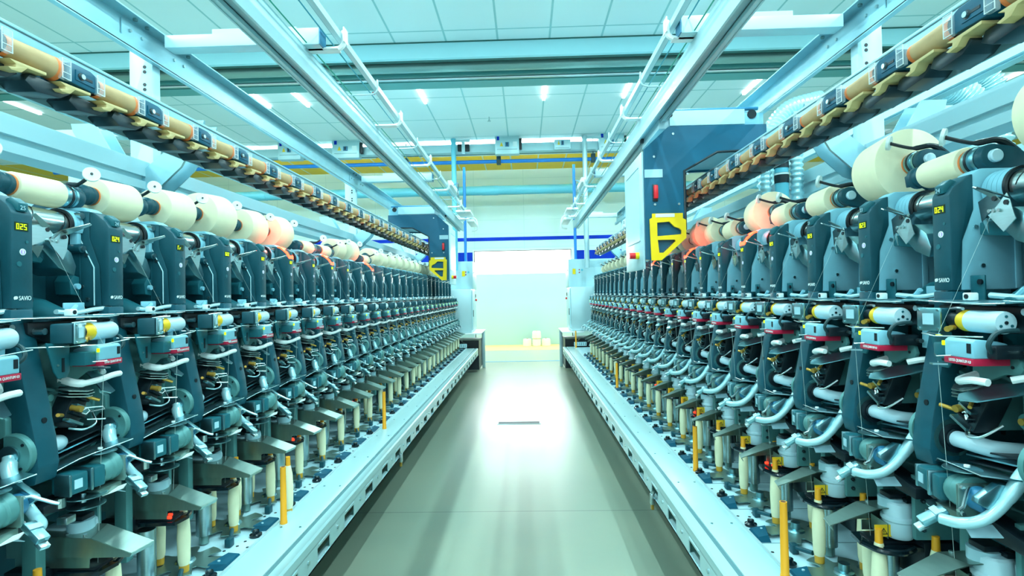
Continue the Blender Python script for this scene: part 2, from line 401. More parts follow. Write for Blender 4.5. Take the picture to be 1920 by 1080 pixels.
# cable trunking with switch boxes in front of the yellow ceiling
TY = 9.85
tr = MB().box(-9, 9, TY, TY + 0.14, H0 + 2.645, H0 + 2.80, 'frame_grey'); tr.box(-9, 9, TY + 0.14, TY + 0.22, H0 + 2.645, H0 + 2.66, 'groove')
tag(tr.build('cable_trunking'), 'long grey power trunking hung below the ceiling across the hall', 'trunking')
BOXES = [(-4.3, 0.42, 'leftmost'), (-3.25, 0.5, 'second from the left'), (-0.28, 0.44, 'middle'), (1.62, 0.46, 'behind the right-hand lamp beam'), (0.73, 0.3, 'low and small, right of the middle')]
for (x, wd, nm) in BOXES:
    small = wd < 0.4
    r_ = empty('switch_box', (x, TY, H0 + 2.6))
    b = MB().box(-wd / 2, wd / 2, -0.16, 0.0, 0.02 if small else -0.04, 0.2 if small else 0.3, 'frame_grey', bev=0.008)
    b.box(-wd * .42, wd * .42, -0.166, -0.16, 0.04, 0.045, 'groove')
    b.build('cabinet', r_)
    q = MB().prism([(-wd * .3, 0.10), (-wd * .16, 0.10), (-wd * .23, 0.18)], 'y', -0.164, -0.16, 'warn_yellow'); q.build('warning_triangle', r_)
    q = MB().box(-wd * .08, wd * .08, -0.18, -0.16, 0.09, 0.17, 'blue_cap', bev=0.004).box(-wd * .02, wd * .02, -0.19, -0.18, 0.1, 0.16, 'black'); q.build('rotary_switch', r_)
    if not small:
        MB().box(-wd * .42, -wd * .32, -0.164, -0.16, 0.21, 0.28, 'blue_paint').build('blue_sticker', r_)
        MB().box(wd * .24, wd * .42, -0.164, -0.16, 0.09, 0.18, 'white').build('paper_label', r_)
        MB().tube(spline([(-0.06, -0.08, 0.3), (-0.04, -0.08, 0.36), (0.04, -0.08, 0.36), (0.07, -0.08, 0.3)]), 0.012, 'black').build('cable_loop', r_)
        MB().box(wd / 2, wd / 2 + 0.05, -0.12, -0.04, 0.05, 0.25, 'black', bev=0.006).build('plug_socket', r_)
    tag(r_, 'grey switch box on the overhead trunking, ' + nm, 'switch box')
bx = MB().box(-1.2, -0.98, TY - 0.06, TY, H0 + 2.66, H0 + 2.79, 'black', bev=0.01).box(-1.12, -1.06, TY - 0.08, TY - 0.06, H0 + 2.6, H0 + 2.85, 'frame_grey')
tag(bx.build('terminal_box'), 'small black terminal box on the trunking beside the blue post', 'terminal box')
for i, xx in enumerate((-6.0, -3.6, -1.2, 0.6, 3.0, 5.4)):
    tag(MB().box(xx - 0.78, xx + 0.78, 10.07, 10.17, H0 + 2.655, H0 + 2.69, 'white', 0.004).build('trunking_lamp'), 'white tube lamp tray lying behind the power trunking, %s from the left' % ORD[i], 'lamp', 'lamp trays on the trunking')
# blue air line and its droppers
p = MB().cyl((-9, 10.0, H0 + 2.50), (9, 10.0, H0 + 2.50), 0.035, 'blue_pipe', n=14)
tag(p.build('air_pipe'), 'bright blue air pipe running across below the yellow ceiling', 'pipe')
for (x, nm) in ((-2.2, 'left'), (-0.45, 'middle'), (1.32, 'right'), (3.0, 'outer right')):
    h = MB().box(x - 0.04, x + 0.04, 9.95, 10.05, H0 + 2.44, H0 + 2.6, 'cable', bev=0.008).cyl((x, 10.0, H0 + 2.6), (x, 10.0, CEIL), 0.008, 'cable', n=8)
    tag(h.build('pipe_clamp'), 'black clamp on the blue air pipe, %s one' % nm, 'clamp')
for (x, nm) in ((-1.175, 'left'), (1.01, 'right')):
    q = MB().cyl((x, 10.6, 1.3), (x, 10.6, H0 + 2.55), 0.028, 'blue_pipe', n=12)
    tag(q.build('air_dropper'), 'vertical blue pipe behind the %s machine end' % nm, 'pipe')
    x2 = x - 0.085 if x < 0 else x + 0.12
    q = MB().cyl((x2, 9.7, 1.9), (x2, 9.7, H0 + 2.86), 0.045, 'duct_blue' if x < 0 else 'frame_grey', n=14); q.box(x2 - .05, x2 + .3, 9.68, 9.72, H0 + 2.8, H0 + 2.84, 'frame_grey')
    tag(q.build('service_post'), 'pale round post rising from the %s machine end' % nm, 'post')
dct = MB().cyl((-9, 11.6, 3.72), (9, 11.6, 3.72), 0.10, 'duct_blue', n=24)
for x in (-6, -3.2, -0.9, 1.0, 2.2, 5): dct.cyl((x, 11.6, 3.72), (x + 0.35, 11.6, 3.72), 0.106, 'duct_blue', n=24)
for x in (-4, -1.5, 1.6, 4): dct.box(x - 0.02, x + 0.02, 11.6, WY - 0.002, 3.70, 3.74, 'frame_grey')
tag(dct.build('air_duct'), 'pale blue round duct along the far wall', 'duct')

# floor items
g_ = MB().box(-0.345, 0.145, 5.95, 6.07, 0, 0.004, 'frame_grey')
for i in range(4): g_.box(-0.33, 0.13, 5.965 + 0.026 * i, 5.977 + 0.026 * i, 0.0035, 0.0065, 'black')
tag(g_.build('floor_grate'), 'narrow slotted metal drain grate in the aisle floor', 'grate')
CY = 14.85
for (x, z, nm) in ((0.03, 0, 'left of the bottom three'), (0.29, 0, 'middle of the bottom three'), (0.55, 0, 'right of the bottom three'), (0.29, 0.21, 'on top of the pile')):
    r_ = empty('yarn_cone', (x, CY, z))
    MB().lathe((0, 0, 0), (0, 0, 0.2), [(0, 0.118), (0.04, 0.125), (0.9, 0.115), (1, 0.1)], 'cream', 28).build('yarn', r_)
    MB().cyl((0, 0, 0.2), (0, 0, 0.212), 0.025, 'kraft', n=16).build('tube_end', r_)
    tag(r_, 'cream yarn package on the yellow floor by the far wall, ' + nm, 'yarn package', 'yarn packages piled by the far wall')

# ------------------------------------------------------------------ machine frames
# machine frame: x = u (towards the aisle from the column faces), y = along, z = height.
Y0, Y1 = -0.3, 9.55
class Side:
    def __init__(s, nm, F, sg): s.nm = nm; s.F = F; s.sg = sg
    def X(s, u): return s.F + s.sg * u
    def bx(s, mb, u0, u1, y0, y1, z0, z1, mt, bev=0.0):
        a, b = sorted((s.X(u0), s.X(u1))); return mb.box(a, b, y0, y1, z0, z1, mt, bev)
    def poly(s, mb, pts, y0, y1, mt): return mb.prism([(s.X(u), z) for u, z in pts], 'y', y0, y1, mt)
L = Side('left', FL, 1); R = Side('right', FR, -1)
FRAMES = (2.68, 5.92, 9.12)
for sd in (L, R):
    nm = sd.nm
    # --- base: tray table, sub frame, feet
    m_ = empty('machine_frame', (sd.X(-0.2), 4.6, 0))
    mi = m_.matrix_world.copy()
    def child(mb, name, root=m_):
        o = mb.build(name); o.parent = root
        o.matrix_parent_inverse = Matrix.Translation(root.location).inverted(); return o
    b = MB(); sd.bx(b, -0.30, 0.24, Y0, Y1, 0.47, 0.48, 'tray_white'); child(b, 'tray_table')
    b = MB(); sd.bx(b, -0.42, -0.34, Y0, Y1, 0.15, 1.52, 'side_teal'); child(b, 'back_panel')
    b = MB(); sd.bx(b, -0.34, -0.22, Y0, Y1, 1.24, 1.38, 'side_teal', 0.01); sd.bx(b, -0.34, -0.2, Y0, Y1, 0.92, 1.0, 'casting', 0.01); child(b, 'cross_beam')
    b = MB(); sd.bx(b, 0.06, 0.14, Y0, Y1, 0.30, 0.45, 'casting'); sd.bx(b, -0.30, -0.2, Y0, Y1, 0.2, 0.47, 'dark_plastic'); child(b, 'sub_frame')
    for k in range(5):
        y = 0.9 + 2.1 * k
        b = MB(); sd.bx(b, -0.05, 0.03, y - 0.05, y + 0.05, 0.02, 0.47, 'casting', 0.004); b.cyl((sd.X(-0.01), y, 0), (sd.X(-0.01), y, 0.02), 0.06, 'steel_teal')
        child(b, 'foot')
    tag(m_, 'long teal base frame and pale tray table of the %s winding machine' % nm, 'machine frame')
    # --- guard rail along the aisle: flat top, groove, slotted face
    r_ = empty('guard_rail', (sd.X(0.34), 4.6, 0.35))
    b = MB(); sd.bx(b, 0.235, 0.382, Y0, Y1, 0.481, 0.492, 'rail_white', 0.002)
    sd.bx(b, 0.228, 0.24, Y0, Y1, 0.478, 0.497, 'frame_grey')
    for k in range(20):
        for du in (0.27, 0.35): b.cyl((sd.X(du), 0.3 + 0.48 * k, 0.492), (sd.X(du), 0.3 + 0.48 * k, 0.4945), 0.005, 'steel_teal', n=8)
    child(b, 'top_plate', r_)
    b = MB(); sd.bx(b, 0.382, 0.402, Y0, Y1, 0.474, 0.484, 'groove'); child(b, 'groove_strip', r_)
    b = MB(); sd.poly(b, [(0.402, 0.484), (0.402, 0.492), (0.438, 0.492), (0.446, 0.484), (0.446, 0.450), (0.442, 0.450), (0.442, 0.482), (0.436, 0.487), (0.406, 0.487)], Y0, Y1, 'rail_white'); child(b, 'rail_lip', r_)
    b = MB(); y = -0.2
    ends = [Y0]; slots = []
    yy = 0.28 if sd is L else 0.2
    while yy < Y1 - 0.2:
        slots.append(yy); yy += 0.325
    prev = Y0
    for sY in slots:
        sd.bx(b, 0.442, 0.446, prev, sY - 0.07, 0.365, 0.452, 'rail_white'); prev = sY + 0.07
        sd.bx(b, 0.442, 0.446, sY - 0.07, sY + 0.07, 0.365, 0.372, 'rail_white'); sd.bx(b, 0.442, 0.446, sY - 0.07, sY + 0.07, 0.430, 0.452, 'rail_white')
        sd.bx(b, 0.446, 0.449, sY - 0.06, sY + 0.06, 0.438, 0.444, 'frame_grey')
        sd.bx(b, 0.425, 0.442, sY - 0.07, sY + 0.07, 0.372, 0.376, 'frame_grey')
        b.cyl((sd.X(0.446), sY + 0.16, 0.42), (sd.X(0.452), sY + 0.16, 0.42), 0.008, 'steel', n=8)
    sd.bx(b, 0.442, 0.446, prev, Y1, 0.365, 0.452, 'rail_white')
    sd.poly(b, [(0.446, 0.372), (0.446, 0.365), (0.40, 0.350), (0.40, 0.355)], Y0, Y1, 'rail_white'); child(b, 'slotted_face', r_)
    tag(r_, 'pale slotted guard rail running low along the aisle in front of the %s machine' % nm, 'guard rail')
    b = MB(); yc = 3.55 if sd is L else 2.8
    sd.bx(b, 0.449, 0.47, yc - 0.012, yc + 0.012, 0.345, 0.40, 'steel', 0.002); sd.bx(b, 0.447, 0.462, yc + 0.012, yc + 0.03, 0.31, 0.36, 'brass', 0.002); b.cyl((sd.X(0.455), yc, 0.40), (sd.X(0.455), yc, 0.41), 0.01, 'steel')
    tag(b.build('rail_clip'), 'small brass and steel clip hooked on the face of the %s guard rail' % nm, 'clip')

    # --- overhead: doffer rails, cross members, posts, magazine carrier
    b = MB()
    sd.bx(b, 0.21, 0.222, Y0 - 1, Y1, H0 + 1.145, H0 + 1.275, 'frame_white')
    sd.bx(b, 0.124, 0.21, Y0 - 1, Y1, H0 + 1.262, H0 + 1.275, 'frame_white')
    sd.bx(b, 0.124, 0.132, Y0 - 1, Y1, H0 + 1.145, H0 + 1.165, 'frame_grey')
    sd.bx(b, 0.132, 0.155, Y0 - 1, Y1, H0 + 1.150, H0 + 1.16, 'frame_white')
    sd.bx(b, 0.155, 0.163, Y0 - 1, Y1, H0 + 1.14, H0 + 1.16, 'frame_grey')
    sd.bx(b, 0.163, 0.21, Y0 - 1, Y1, H0 + 1.165, H0 + 1.175, 'galvanised')
    sd.bx(b, 0.124, 0.13, Y0 - 1, Y1, H0 + 1.165, H0 + 1.262, 'frame_grey')
    tag(b.build('doffer_rail'), 'white overhead rail box nearest the aisle above the %s machine' % nm, 'rail')
    b = MB()
    sd.poly(b, [(-0.56, H0 + 1.20), (-0.525, H0 + 1.20), (-0.525, H0 + 1.205), (-0.555, H0 + 1.207), (-0.555, H0 + 1.345), (-0.49, H0 + 1.345), (-0.49, H0 + 1.352), (-0.56, H0 + 1.352)], Y0 - 1, Y1, 'galvanised')
    sd.bx(b, -0.53, -0.525, Y0 - 1, Y1, H0 + 1.195, H0 + 1.235, 'galvanised')
    for y in FRAMES:
        sd.bx(b, -0.553, -0.548, y - 0.25, y + 0.25, H0 + 1.22, H0 + 1.33, 'galvanised')
        for dy in (-0.2, -0.12, 0.12, 0.2):
            b.cyl((sd.X(-0.548), y + dy, H0 + 1.29), (sd.X(-0.54), y + dy, H0 + 1.29), 0.008, 'steel', n=8)
            b.cyl((sd.X(-0.52), y + dy, H0 + 1.345), (sd.X(-0.52), y + dy, H0 + 1.335), 0.01, 'groove', n=8)
    tag(b.build('support_beam'), 'galvanised channel beam running high along the back of the %s machine' % nm, 'beam')
    for i, y in enumerate((-0.5,) + FRAMES):
        wh = ('above the camera', 'nearest in view', 'halfway along', 'at the far end')[i]
        b = MB(); sd.bx(b, -0.49, 0.124, y - 0.04, y + 0.04, H0 + 1.28, H0 + 1.345, 'frame_white', 0.004)
        sd.bx(b, -0.25, 0.18, y - 0.03, y + 0.03, H0 + 1.345, H0 + 1.372, 'frame_white'); sd.bx(b, 0.124, 0.30, y - 0.04, y + 0.04, H0 + 1.275, H0 + 1.36, 'frame_white', 0.003)
        sd.bx(b, 0.30, 0.306, y - 0.04, y + 0.04, H0 + 1.277, H0 + 1.36, 'blue_cap')
        tag(b.build('cross_member'), 'white cross member tying the two overhead rails of the %s machine, %s' % (nm, wh), 'cross member')
        if i == 0: continue
        r_ = empty('support_post', (sd.X(-0.62), y, 0))
        b = MB(); sd.bx(b, -0.68, -0.56, y - 0.03, y + 0.03, 0.0, H0 + 1.36, 'frame_white', 0.005); child(b, 'post', r_)
        for z in (1.19, 1.165, 1.10, 1.075):
            b = MB().cyl((sd.X(-0.60), y - 0.030, H0 + z), (sd.X(-0.60), y - 0.032, H0 + z), 0.0085, 'black', n=12); child(b, 'bolt_hole', r_)
        for sg in (-1, 1):     # curved gusset arms of the Y-shaped bracket
            b = MB(); pts = [(-0.62 + sg * 0.02, 1.98), (-0.62 + sg * 0.10, 2.01), (-0.62 + sg * 0.22, 2.12), (-0.62 + sg * 0.33, 2.31), (-0.62 + sg * 0.34, 2.35), (-0.62 + sg * 0.22, 2.35), (-0.62 + sg * 0.13, 2.19), (-0.62 + sg * 0.02, 2.10)]
            sd.poly(b, pts, y - 0.06, y - 0.045, 'galvanised'); sd.poly(b, pts, y + 0.05, y + 0.055, 'galvanised'); child(b, 'gusset_arm', r_)
        tag(r_, 'white upright post with spread bracket arms behind %s machine, %s' % (nm, wh), 'post')
    b = MB()
    sd.poly(b, [(-0.70, H0 + 0.56), (-0.58, H0 + 0.56), (-0.58, H0 + 0.60), (-0.60, H0 + 0.60), (-0.60, H0 + 0.625), (-0.58, H0 + 0.625), (-0.58, H0 + 0.70), (-0.70, H0 + 0.70)], Y0 - 1, Y1, 'frame_white')
    tag(b.build('back_beam'), 'broad white ribbed beam low behind the yarn packages of the %s machine' % nm, 'beam')

    # --- cable ladder above the aisle
    r_ = empty('cable_ladder', (sd.X(0.36), 4.6, H0 + 1.27))
    ur = 0.375 if sd is L else 0.325
    b = MB(); sd.bx(b, ur - 0.014, ur + 0.014, Y0 - 1, Y1 + 0.1, H0 + 1.33, H0 + 1.365, 'frame_white'); sd.bx(b, ur - 0.016, ur - 0.014, Y0 - 1, Y1 + 0.1, H0 + 1.33, H0 + 1.364, 'wire_teal'); child(b, 'side_bar', r_)
    n = 0; y = 2.72
    while y < 9.5:
        b = MB(); thick = n % 2 == 0; rr = 0.02 if thick else 0.008; wy = 0.035 if thick else 0.014
        pts = [(0.20, 1.283), (ur - 0.03, 1.283), (ur + 0.012, 1.295), (ur + 0.025, 1.325), (ur + 0.025, 1.375)]
        sp = spline([(sd.X(u), y, H0 + z) for u, z in pts], 4)
        b.tube(sp, rr * 0.7, 'white' if thick else 'frame_grey', n=8)
        if thick:
            sd.bx(b, 0.20, ur + 0.0, y - 0.03, y + 0.03, H0 + 1.275, H0 + 1.281, 'white'); sd.bx(b, ur + 0.03, ur + 0.036, y - 0.03, y + 0.03, H0 + 1.31, H0 + 1.385, 'white')
        child(b, 'bracket', r_); n += 1; y += 0.625
    b = MB(); b.cyl((sd.X(ur - 0.06), Y0 - 1, H0 + 1.345), (sd.X(ur - 0.06), Y1, H0 + 1.345), 0.0035, 'wire_teal', n=8); child(b, 'teal_cable', r_)
    b = MB(); b.cyl((sd.X(0.236), Y0 - 1, H0 + 1.285), (sd.X(0.236), Y1, H0 + 1.285), 0.0035, 'wire_green', n=8); child(b, 'green_cable', r_)
    b = MB(); sd.bx(b, ur + 0.0, ur + 0.05, 6.6, 7.3, H0 + 1.37, H0 + 1.43, 'white', 0.004)
    b.tube(spline([(sd.X(ur + 0.05), 6.75, H0 + 1.40), (sd.X(ur + 0.09), 6.9, H0 + 1.45), (sd.X(ur + 0.06), 7.1, H0 + 1.38), (sd.X(ur + 0.04), 7.4, H0 + 1.36)]), 0.006, 'blue_cap', n=8)
    sd.bx(b, 0.25, ur + 0.1, 8.3, 8.9, H0 + 1.30, H0 + 1.33, 'white', 0.003); sd.bx(b, ur, ur + 0.12, 8.7, 9.4, H0 + 1.2, H0 + 1.24, 'white', 0.003)
    b.tube(spline([(sd.X(ur + 0.02), 9.2, H0 + 1.36), (sd.X(ur + 0.11), 9.25, H0 + 1.3), (sd.X(ur + 0.12), 9.3, H0 + 1.15), (sd.X(ur + 0.02), 9.3, H0 + 1.12)]), 0.012, 'white', n=8)
    child(b, 'junction_hardware', r_)
    tag(r_, 'white cable ladder with hooked brackets beside the %s overhead rail' % nm, 'cable ladder')

    # --- end cabinets
    r_ = empty('control_cabinet', (sd.X(-0.1), 10.1, 0))
    uf = 0.325 if sd is L else 0.275
    b = MB(); sd.bx(b, -0.75, uf, 9.7, 10.5, 0.76, 1.56, 'frame_grey', 0.012); child(b, 'lower_box', r_)
    b = MB(); sd.bx(b, uf, uf + 0.02, 9.74, 10.46, 0.80, 1.54, 'frame_white', 0.006); child(b, 'door_panel', r_)
    b = MB(); sd.bx(b, uf + 0.02, uf + 0.03, 9.79, 9.81, 1.05, 1.17, 'black'); child(b, 'handle', r_)
    b = MB(); b.cyl((sd.X(uf + 0.02), 10.3, 1.35), (sd.X(uf + 0.05), 10.3, 1.35), 0.02, 'red', n=12); sd.bx(b, uf + 0.02, uf + 0.03, 10.27, 10.33, 1.40, 1.46, 'black'); child(b, 'mains_switch', r_)
    b = MB(); sd.bx(b, -0.75, uf + 0.01, 9.95, 10.7, 1.56, 2.08, 'frame_white', 0.01)
    for k in range(5): sd.bx(b, -0.45, -0.02, 9.947, 9.952, 1.93 + 0.025 * k, 1.94 + 0.025 * k, 'galvanised')
    sd.bx(b, uf + 0.01, uf + 0.016, 10.1, 10.14, 1.86, 1.9, 'black'); child(b, 'upper_box', r_)
    b = MB(); lab = -1 if sd is L else 1
    a0 = uf - 0.12 if sd is R else uf - 0.19
    sd.bx(b, a0, a0 + 0.055, 9.943, 9.95, 1.80, 1.90, 'yellow'); child(b, 'warning_label', r_)
    b = MB(); a1 = a0 - 0.07 if sd is R else a0 + 0.07
    b.cyl((sd.X(a1), 9.944, 1.88), (sd.X(a1), 9.95, 1.88), 0.012, 'crimson', n=10); b.cyl((sd.X(a1), 9.944, 1.83), (sd.X(a1), 9.95, 1.83), 0.012, 'crimson', n=10)
    a2 = a1 - 0.05 if sd is R else a1 + 0.05; b.cyl((sd.X(a2), 9.944, 1.875), (sd.X(a2), 9.95, 1.875), 0.02, 'duct_blue', n=12); child(b, 'pictogram_labels', r_)
    b = MB(); sd.bx(b, 0.05, 0.50 if sd is L else 0.45, 9.62, 10.7, 0.735, 0.757, 'white', 0.003); child(b, 'shelf_top', r_)
    ue = 0.49 if sd is L else 0.44
    for y in (10.62,):
        b = MB(); sd.bx(b, ue - 0.06, ue, y - 0.03, y + 0.03, 0, 0.735, 'frame_grey', 0.004); child(b, 'leg', r_)
        b = MB(); sd.bx(b, -0.70, -0.64, y - 0.03, y + 0.03, 0, 0.76, 'frame_grey', 0.004); child(b, 'leg', r_)
    b = MB(); sd.bx(b, -0.72, ue - 0.06, 9.9, 10.6, 0.06, 0.6, 'black'); sd.poly(b, [(-0.2, 0.50), (0.25, 0.50), (0.10, 0.62), (-0.05, 0.62)], 9.75, 9.9, 'black')
    sd.bx(b, 0.02, 0.24, 9.58, 9.60, 0.50, 0.57, 'frame_white')
    for k in range(6): sd.bx(b, 0.035 + 0.034 * k, 0.045 + 0.034 * k, 9.577, 9.58, 0.51, 0.56, 'groove')
    child(b, 'drive_housing', r_)
    b = MB(); sd.poly(b, [(-0.10, 0.50), (-0.02, 0.50), (-0.12, 0.70), (-0.16, 0.70)], 9.56, 9.60, 'frame_grey'); child(b, 'chute', r_)
    tag(r_, 'tall pale blue control cabinet with white shelf at the far end of the %s machine' % nm, 'cabinet')

    # --- neighbouring machine's overhead rails, back to back with this one
    b = MB(); uc = -1.24 - 0.17
    sd.bx(b, uc - 0.05, uc + 0.05, Y0 - 1, Y1, H0 + 1.14, H0 + 1.27, 'frame_white')
    sd.bx(b, uc - 0.03, uc + 0.03, Y0 - 1, Y1, H0 + 1.13, H0 + 1.14, 'galvanised')
    tag(b.build('neighbour_rail'), 'white overhead rail of the machine back to back behind the %s one' % nm, 'rail')
    b = MB(); sd.bx(b, uc - 0.24, uc - 0.20, Y0 - 1, Y1, H0 + 1.33, H0 + 1.37, 'frame_grey')
    for k in range(12):
        y = 1.9 + 0.66 * k; sd.bx(b, uc - 0.24, uc, y - 0.015, y + 0.015, H0 + 1.275, H0 + 1.29, 'white')
    b.cyl((sd.X(uc - 0.09), Y0, H0 + 1.29), (sd.X(uc - 0.09), Y1, H0 + 1.29), 0.004, 'wire_green', n=8)
    tag(b.build('neighbour_ladder'), 'cable ladder over the machine behind the %s one' % nm, 'cable ladder')
    b = MB()
    for y in (4.2, 7.4):
        sd.bx(b, uc - 0.9, uc - 0.78, y - .05, y + .05, 0, H0 + 1.3, 'frame_white')
    sd.bx(b, uc - 0.9, uc, 4.0, 4.1, H0 + 1.27, H0 + 1.33, 'frame_white'); sd.bx(b, -1.30, -1.10, Y0, Y1, H0 + 0.45, H0 + 0.62, 'frame_white')
    sd.bx(b, -1.6, -0.95, Y0, Y1, 0.15, 1.56, 'housing')
    tag(b.build('neighbour_machine_body'), 'pale back of the neighbouring machine seen behind the %s row of packages' % nm, 'machine')

# ------------------------------------------------------------------ empty-cone magazines (units of 0.32 m, holders for two staggered rows)
def magazine_holder():
    """one pitch: frame x=u from cone axis, cones lie along y"""
    p = {}
    b = MB()          # long blue clamp body between two cones
    b.prism([(0.098, -0.030), (0.20, -0.032), (0.222, -0.026), (0.222, 0.022), (0.19, 0.034), (0.12, 0.034), (0.098, 0.024)], 'x', -0.05, 0.034, 'holder_blue', 0.003)
    b.prism([(0.13, -0.016), (0.205, -0.016), (0.205, 0.016), (0.13, 0.016)], 'x', 0.034, 0.037, 'holder_blue')
    b.prism([(0.137, -0.004), (0.192, -0.004), (0.192, 0.004), (0.137, 0.004)], 'x', 0.037, 0.0385, 'black')
    b.cyl((0.035, 0.150, 0.0), (0.045, 0.150, 0.0), 0.008, 'steel', n=10); b.cyl((0.034, 0.150, 0.0), (0.038, 0.150, 0.0), 0.012, 'black', n=12)
    cb = b
    b = MB()
    p['clamp_body'] = cb
    for q, (ya, yb) in enumerate(((0.076, 0.106), (0.208, 0.238))):
        b = MB(); b.box(0.026, 0.041, ya, yb, -0.032, 0.032, 'clear', 0.002)
        for z in (-0.030, -0.012, 0.012, 0.030): b.box(0.0405, 0.0425, ya, yb, z - 0.0008, z + 0.0008, 'clear_edge')
        for y in (ya, yb): b.box(0.0405, 0.0425, y - 0.0008, y + 0.0008, -0.031, 0.031, 'clear_edge')
        p['clear_guide' + 'ab'[q]] = b
    for nm, dy in (('a', 0.0), ('b', 0.16)):
        b = MB(); du = 0.0 if nm == 'a' else -0.012
        b.prism([(0.00 + dy, -0.05), (0.125 + dy, -0.05), (0.135 + dy, -0.062), (0.10 + dy, -0.085), (0.02 + dy, -0.095), (-0.015 + dy, -0.075)], 'x', -0.075, 0.012 + du, 'holder_black', 0.002)
        p['flap_' + nm] = b
        b = MB()
        b.prism([(-0.085 + dy, -0.042), (0.03 + dy, -0.036), (0.03 + dy, -0.045), (-0.03 + dy, -0.049), (-0.048 + dy, -0.068), (-0.078 + dy, -0.072), (-0.088 + dy, -0.066), (-0.066 + dy, -0.060), (-0.064 + dy, -0.050)], 'x', -0.02, 0.034, 'tab_yellow', 0.0015)
        p['tab_' + nm] = b
    return p
def paper_cone():
    # narrow end towards +y (unit frame); coloured band at the wide end
    b = MB(); b.lathe((0, -0.085, 0), (0, 0.085, 0), [(0, 0.037), (0.16, 0.036), (1, 0.029)], 'kraft', 24, cap=False)
    b.lathe((0, -0.0855, 0), (0, -0.068, 0), [(0, 0.0375), (1, 0.0367)], 'kraft_red', 24, cap=False)
    b.lathe((0, 0.07, 0), (0, 0.085, 0), [(0, 0.0302), (1, 0.0293)], 'kraft_red', 24, cap=False)
    b.lathe((0, -0.085, 0), (0, 0.08, 0), [(0, 0.034), (1, 0.027)], 'kraft_dark', 24, cap=False)
    return b
protoP = {k: v.build(k, link=False).data for k, v in magazine_holder().items()}
coneM = paper_cone().build('paper_cone', link=False).data
for sd in (L, R):
    nm = sd.nm
    UA = -0.12; ZA = H0 + 0.715
    mg = empty('cone_magazine', (sd.X(-0.2), 4.7, H0 + 0.66))
    inv = Matrix.Translation(mg.location).inverted()
    b = MB()
    sd.poly(b, [(-0.20, H0 + 0.625), (-0.195, H0 + 0.625), (-0.195, H0 + 0.83), (-0.205, H0 + 0.838), (-0.24, H0 + 0.838), (-0.24, H0 + 0.832), (-0.20, H0 + 0.832)], 0.4, 9.2, 'galvanised')
    o = b.build('carrier_tray'); o.parent = mg; o.matrix_parent_inverse = inv
    b = MB(); sd.bx(b, -0.194, -0.192, 0.4, 9.2, H0 + 0.818, H0 + 0.822, 'groove'); o = b.build('seam_line'); o.parent = mg; o.matrix_parent_inverse = inv
    for i in range(27):
        y = (1.50 - 0.32 if sd is L else 1.60 - 0.32 - 0.02) + 0.32 * i
        if y > 9.0: break
        for k, me in protoP.items():
            nm2 = {'clamp_body': 'clamp_body', 'clear_guidea': 'clear_guide', 'clear_guideb': 'clear_guide', 'flap_a': 'lower_flap', 'flap_b': 'lower_flap', 'tab_a': 'yellow_tab', 'tab_b': 'yellow_tab'}[k]
            if k.startswith('clear') and i > 18: continue
            o = bpy.data.objects.new(nm2, me); COL.objects.link(o); o.location = (sd.X(UA), y, ZA); o.rotation_euler = (0, 0, 0 if sd is L else PI)
            o.parent = mg; o.matrix_parent_inverse = inv
        o = bpy.data.objects.new('paper_cone', coneM); COL.objects.link(o); o.location = (sd.X(UA), y, ZA); o.rotation_euler = (0, 0, PI if sd is L else 0)
        tag(o, 'empty brown paper cone in the %s overhead magazine, %s from near end' % (nm, ORD[i]), 'paper cone', 'paper cones in the front row of the %s magazine' % nm)
    tag(mg, 'overhead magazine of dark clamps and yellow tabs along the %s machine' % nm, 'magazine')

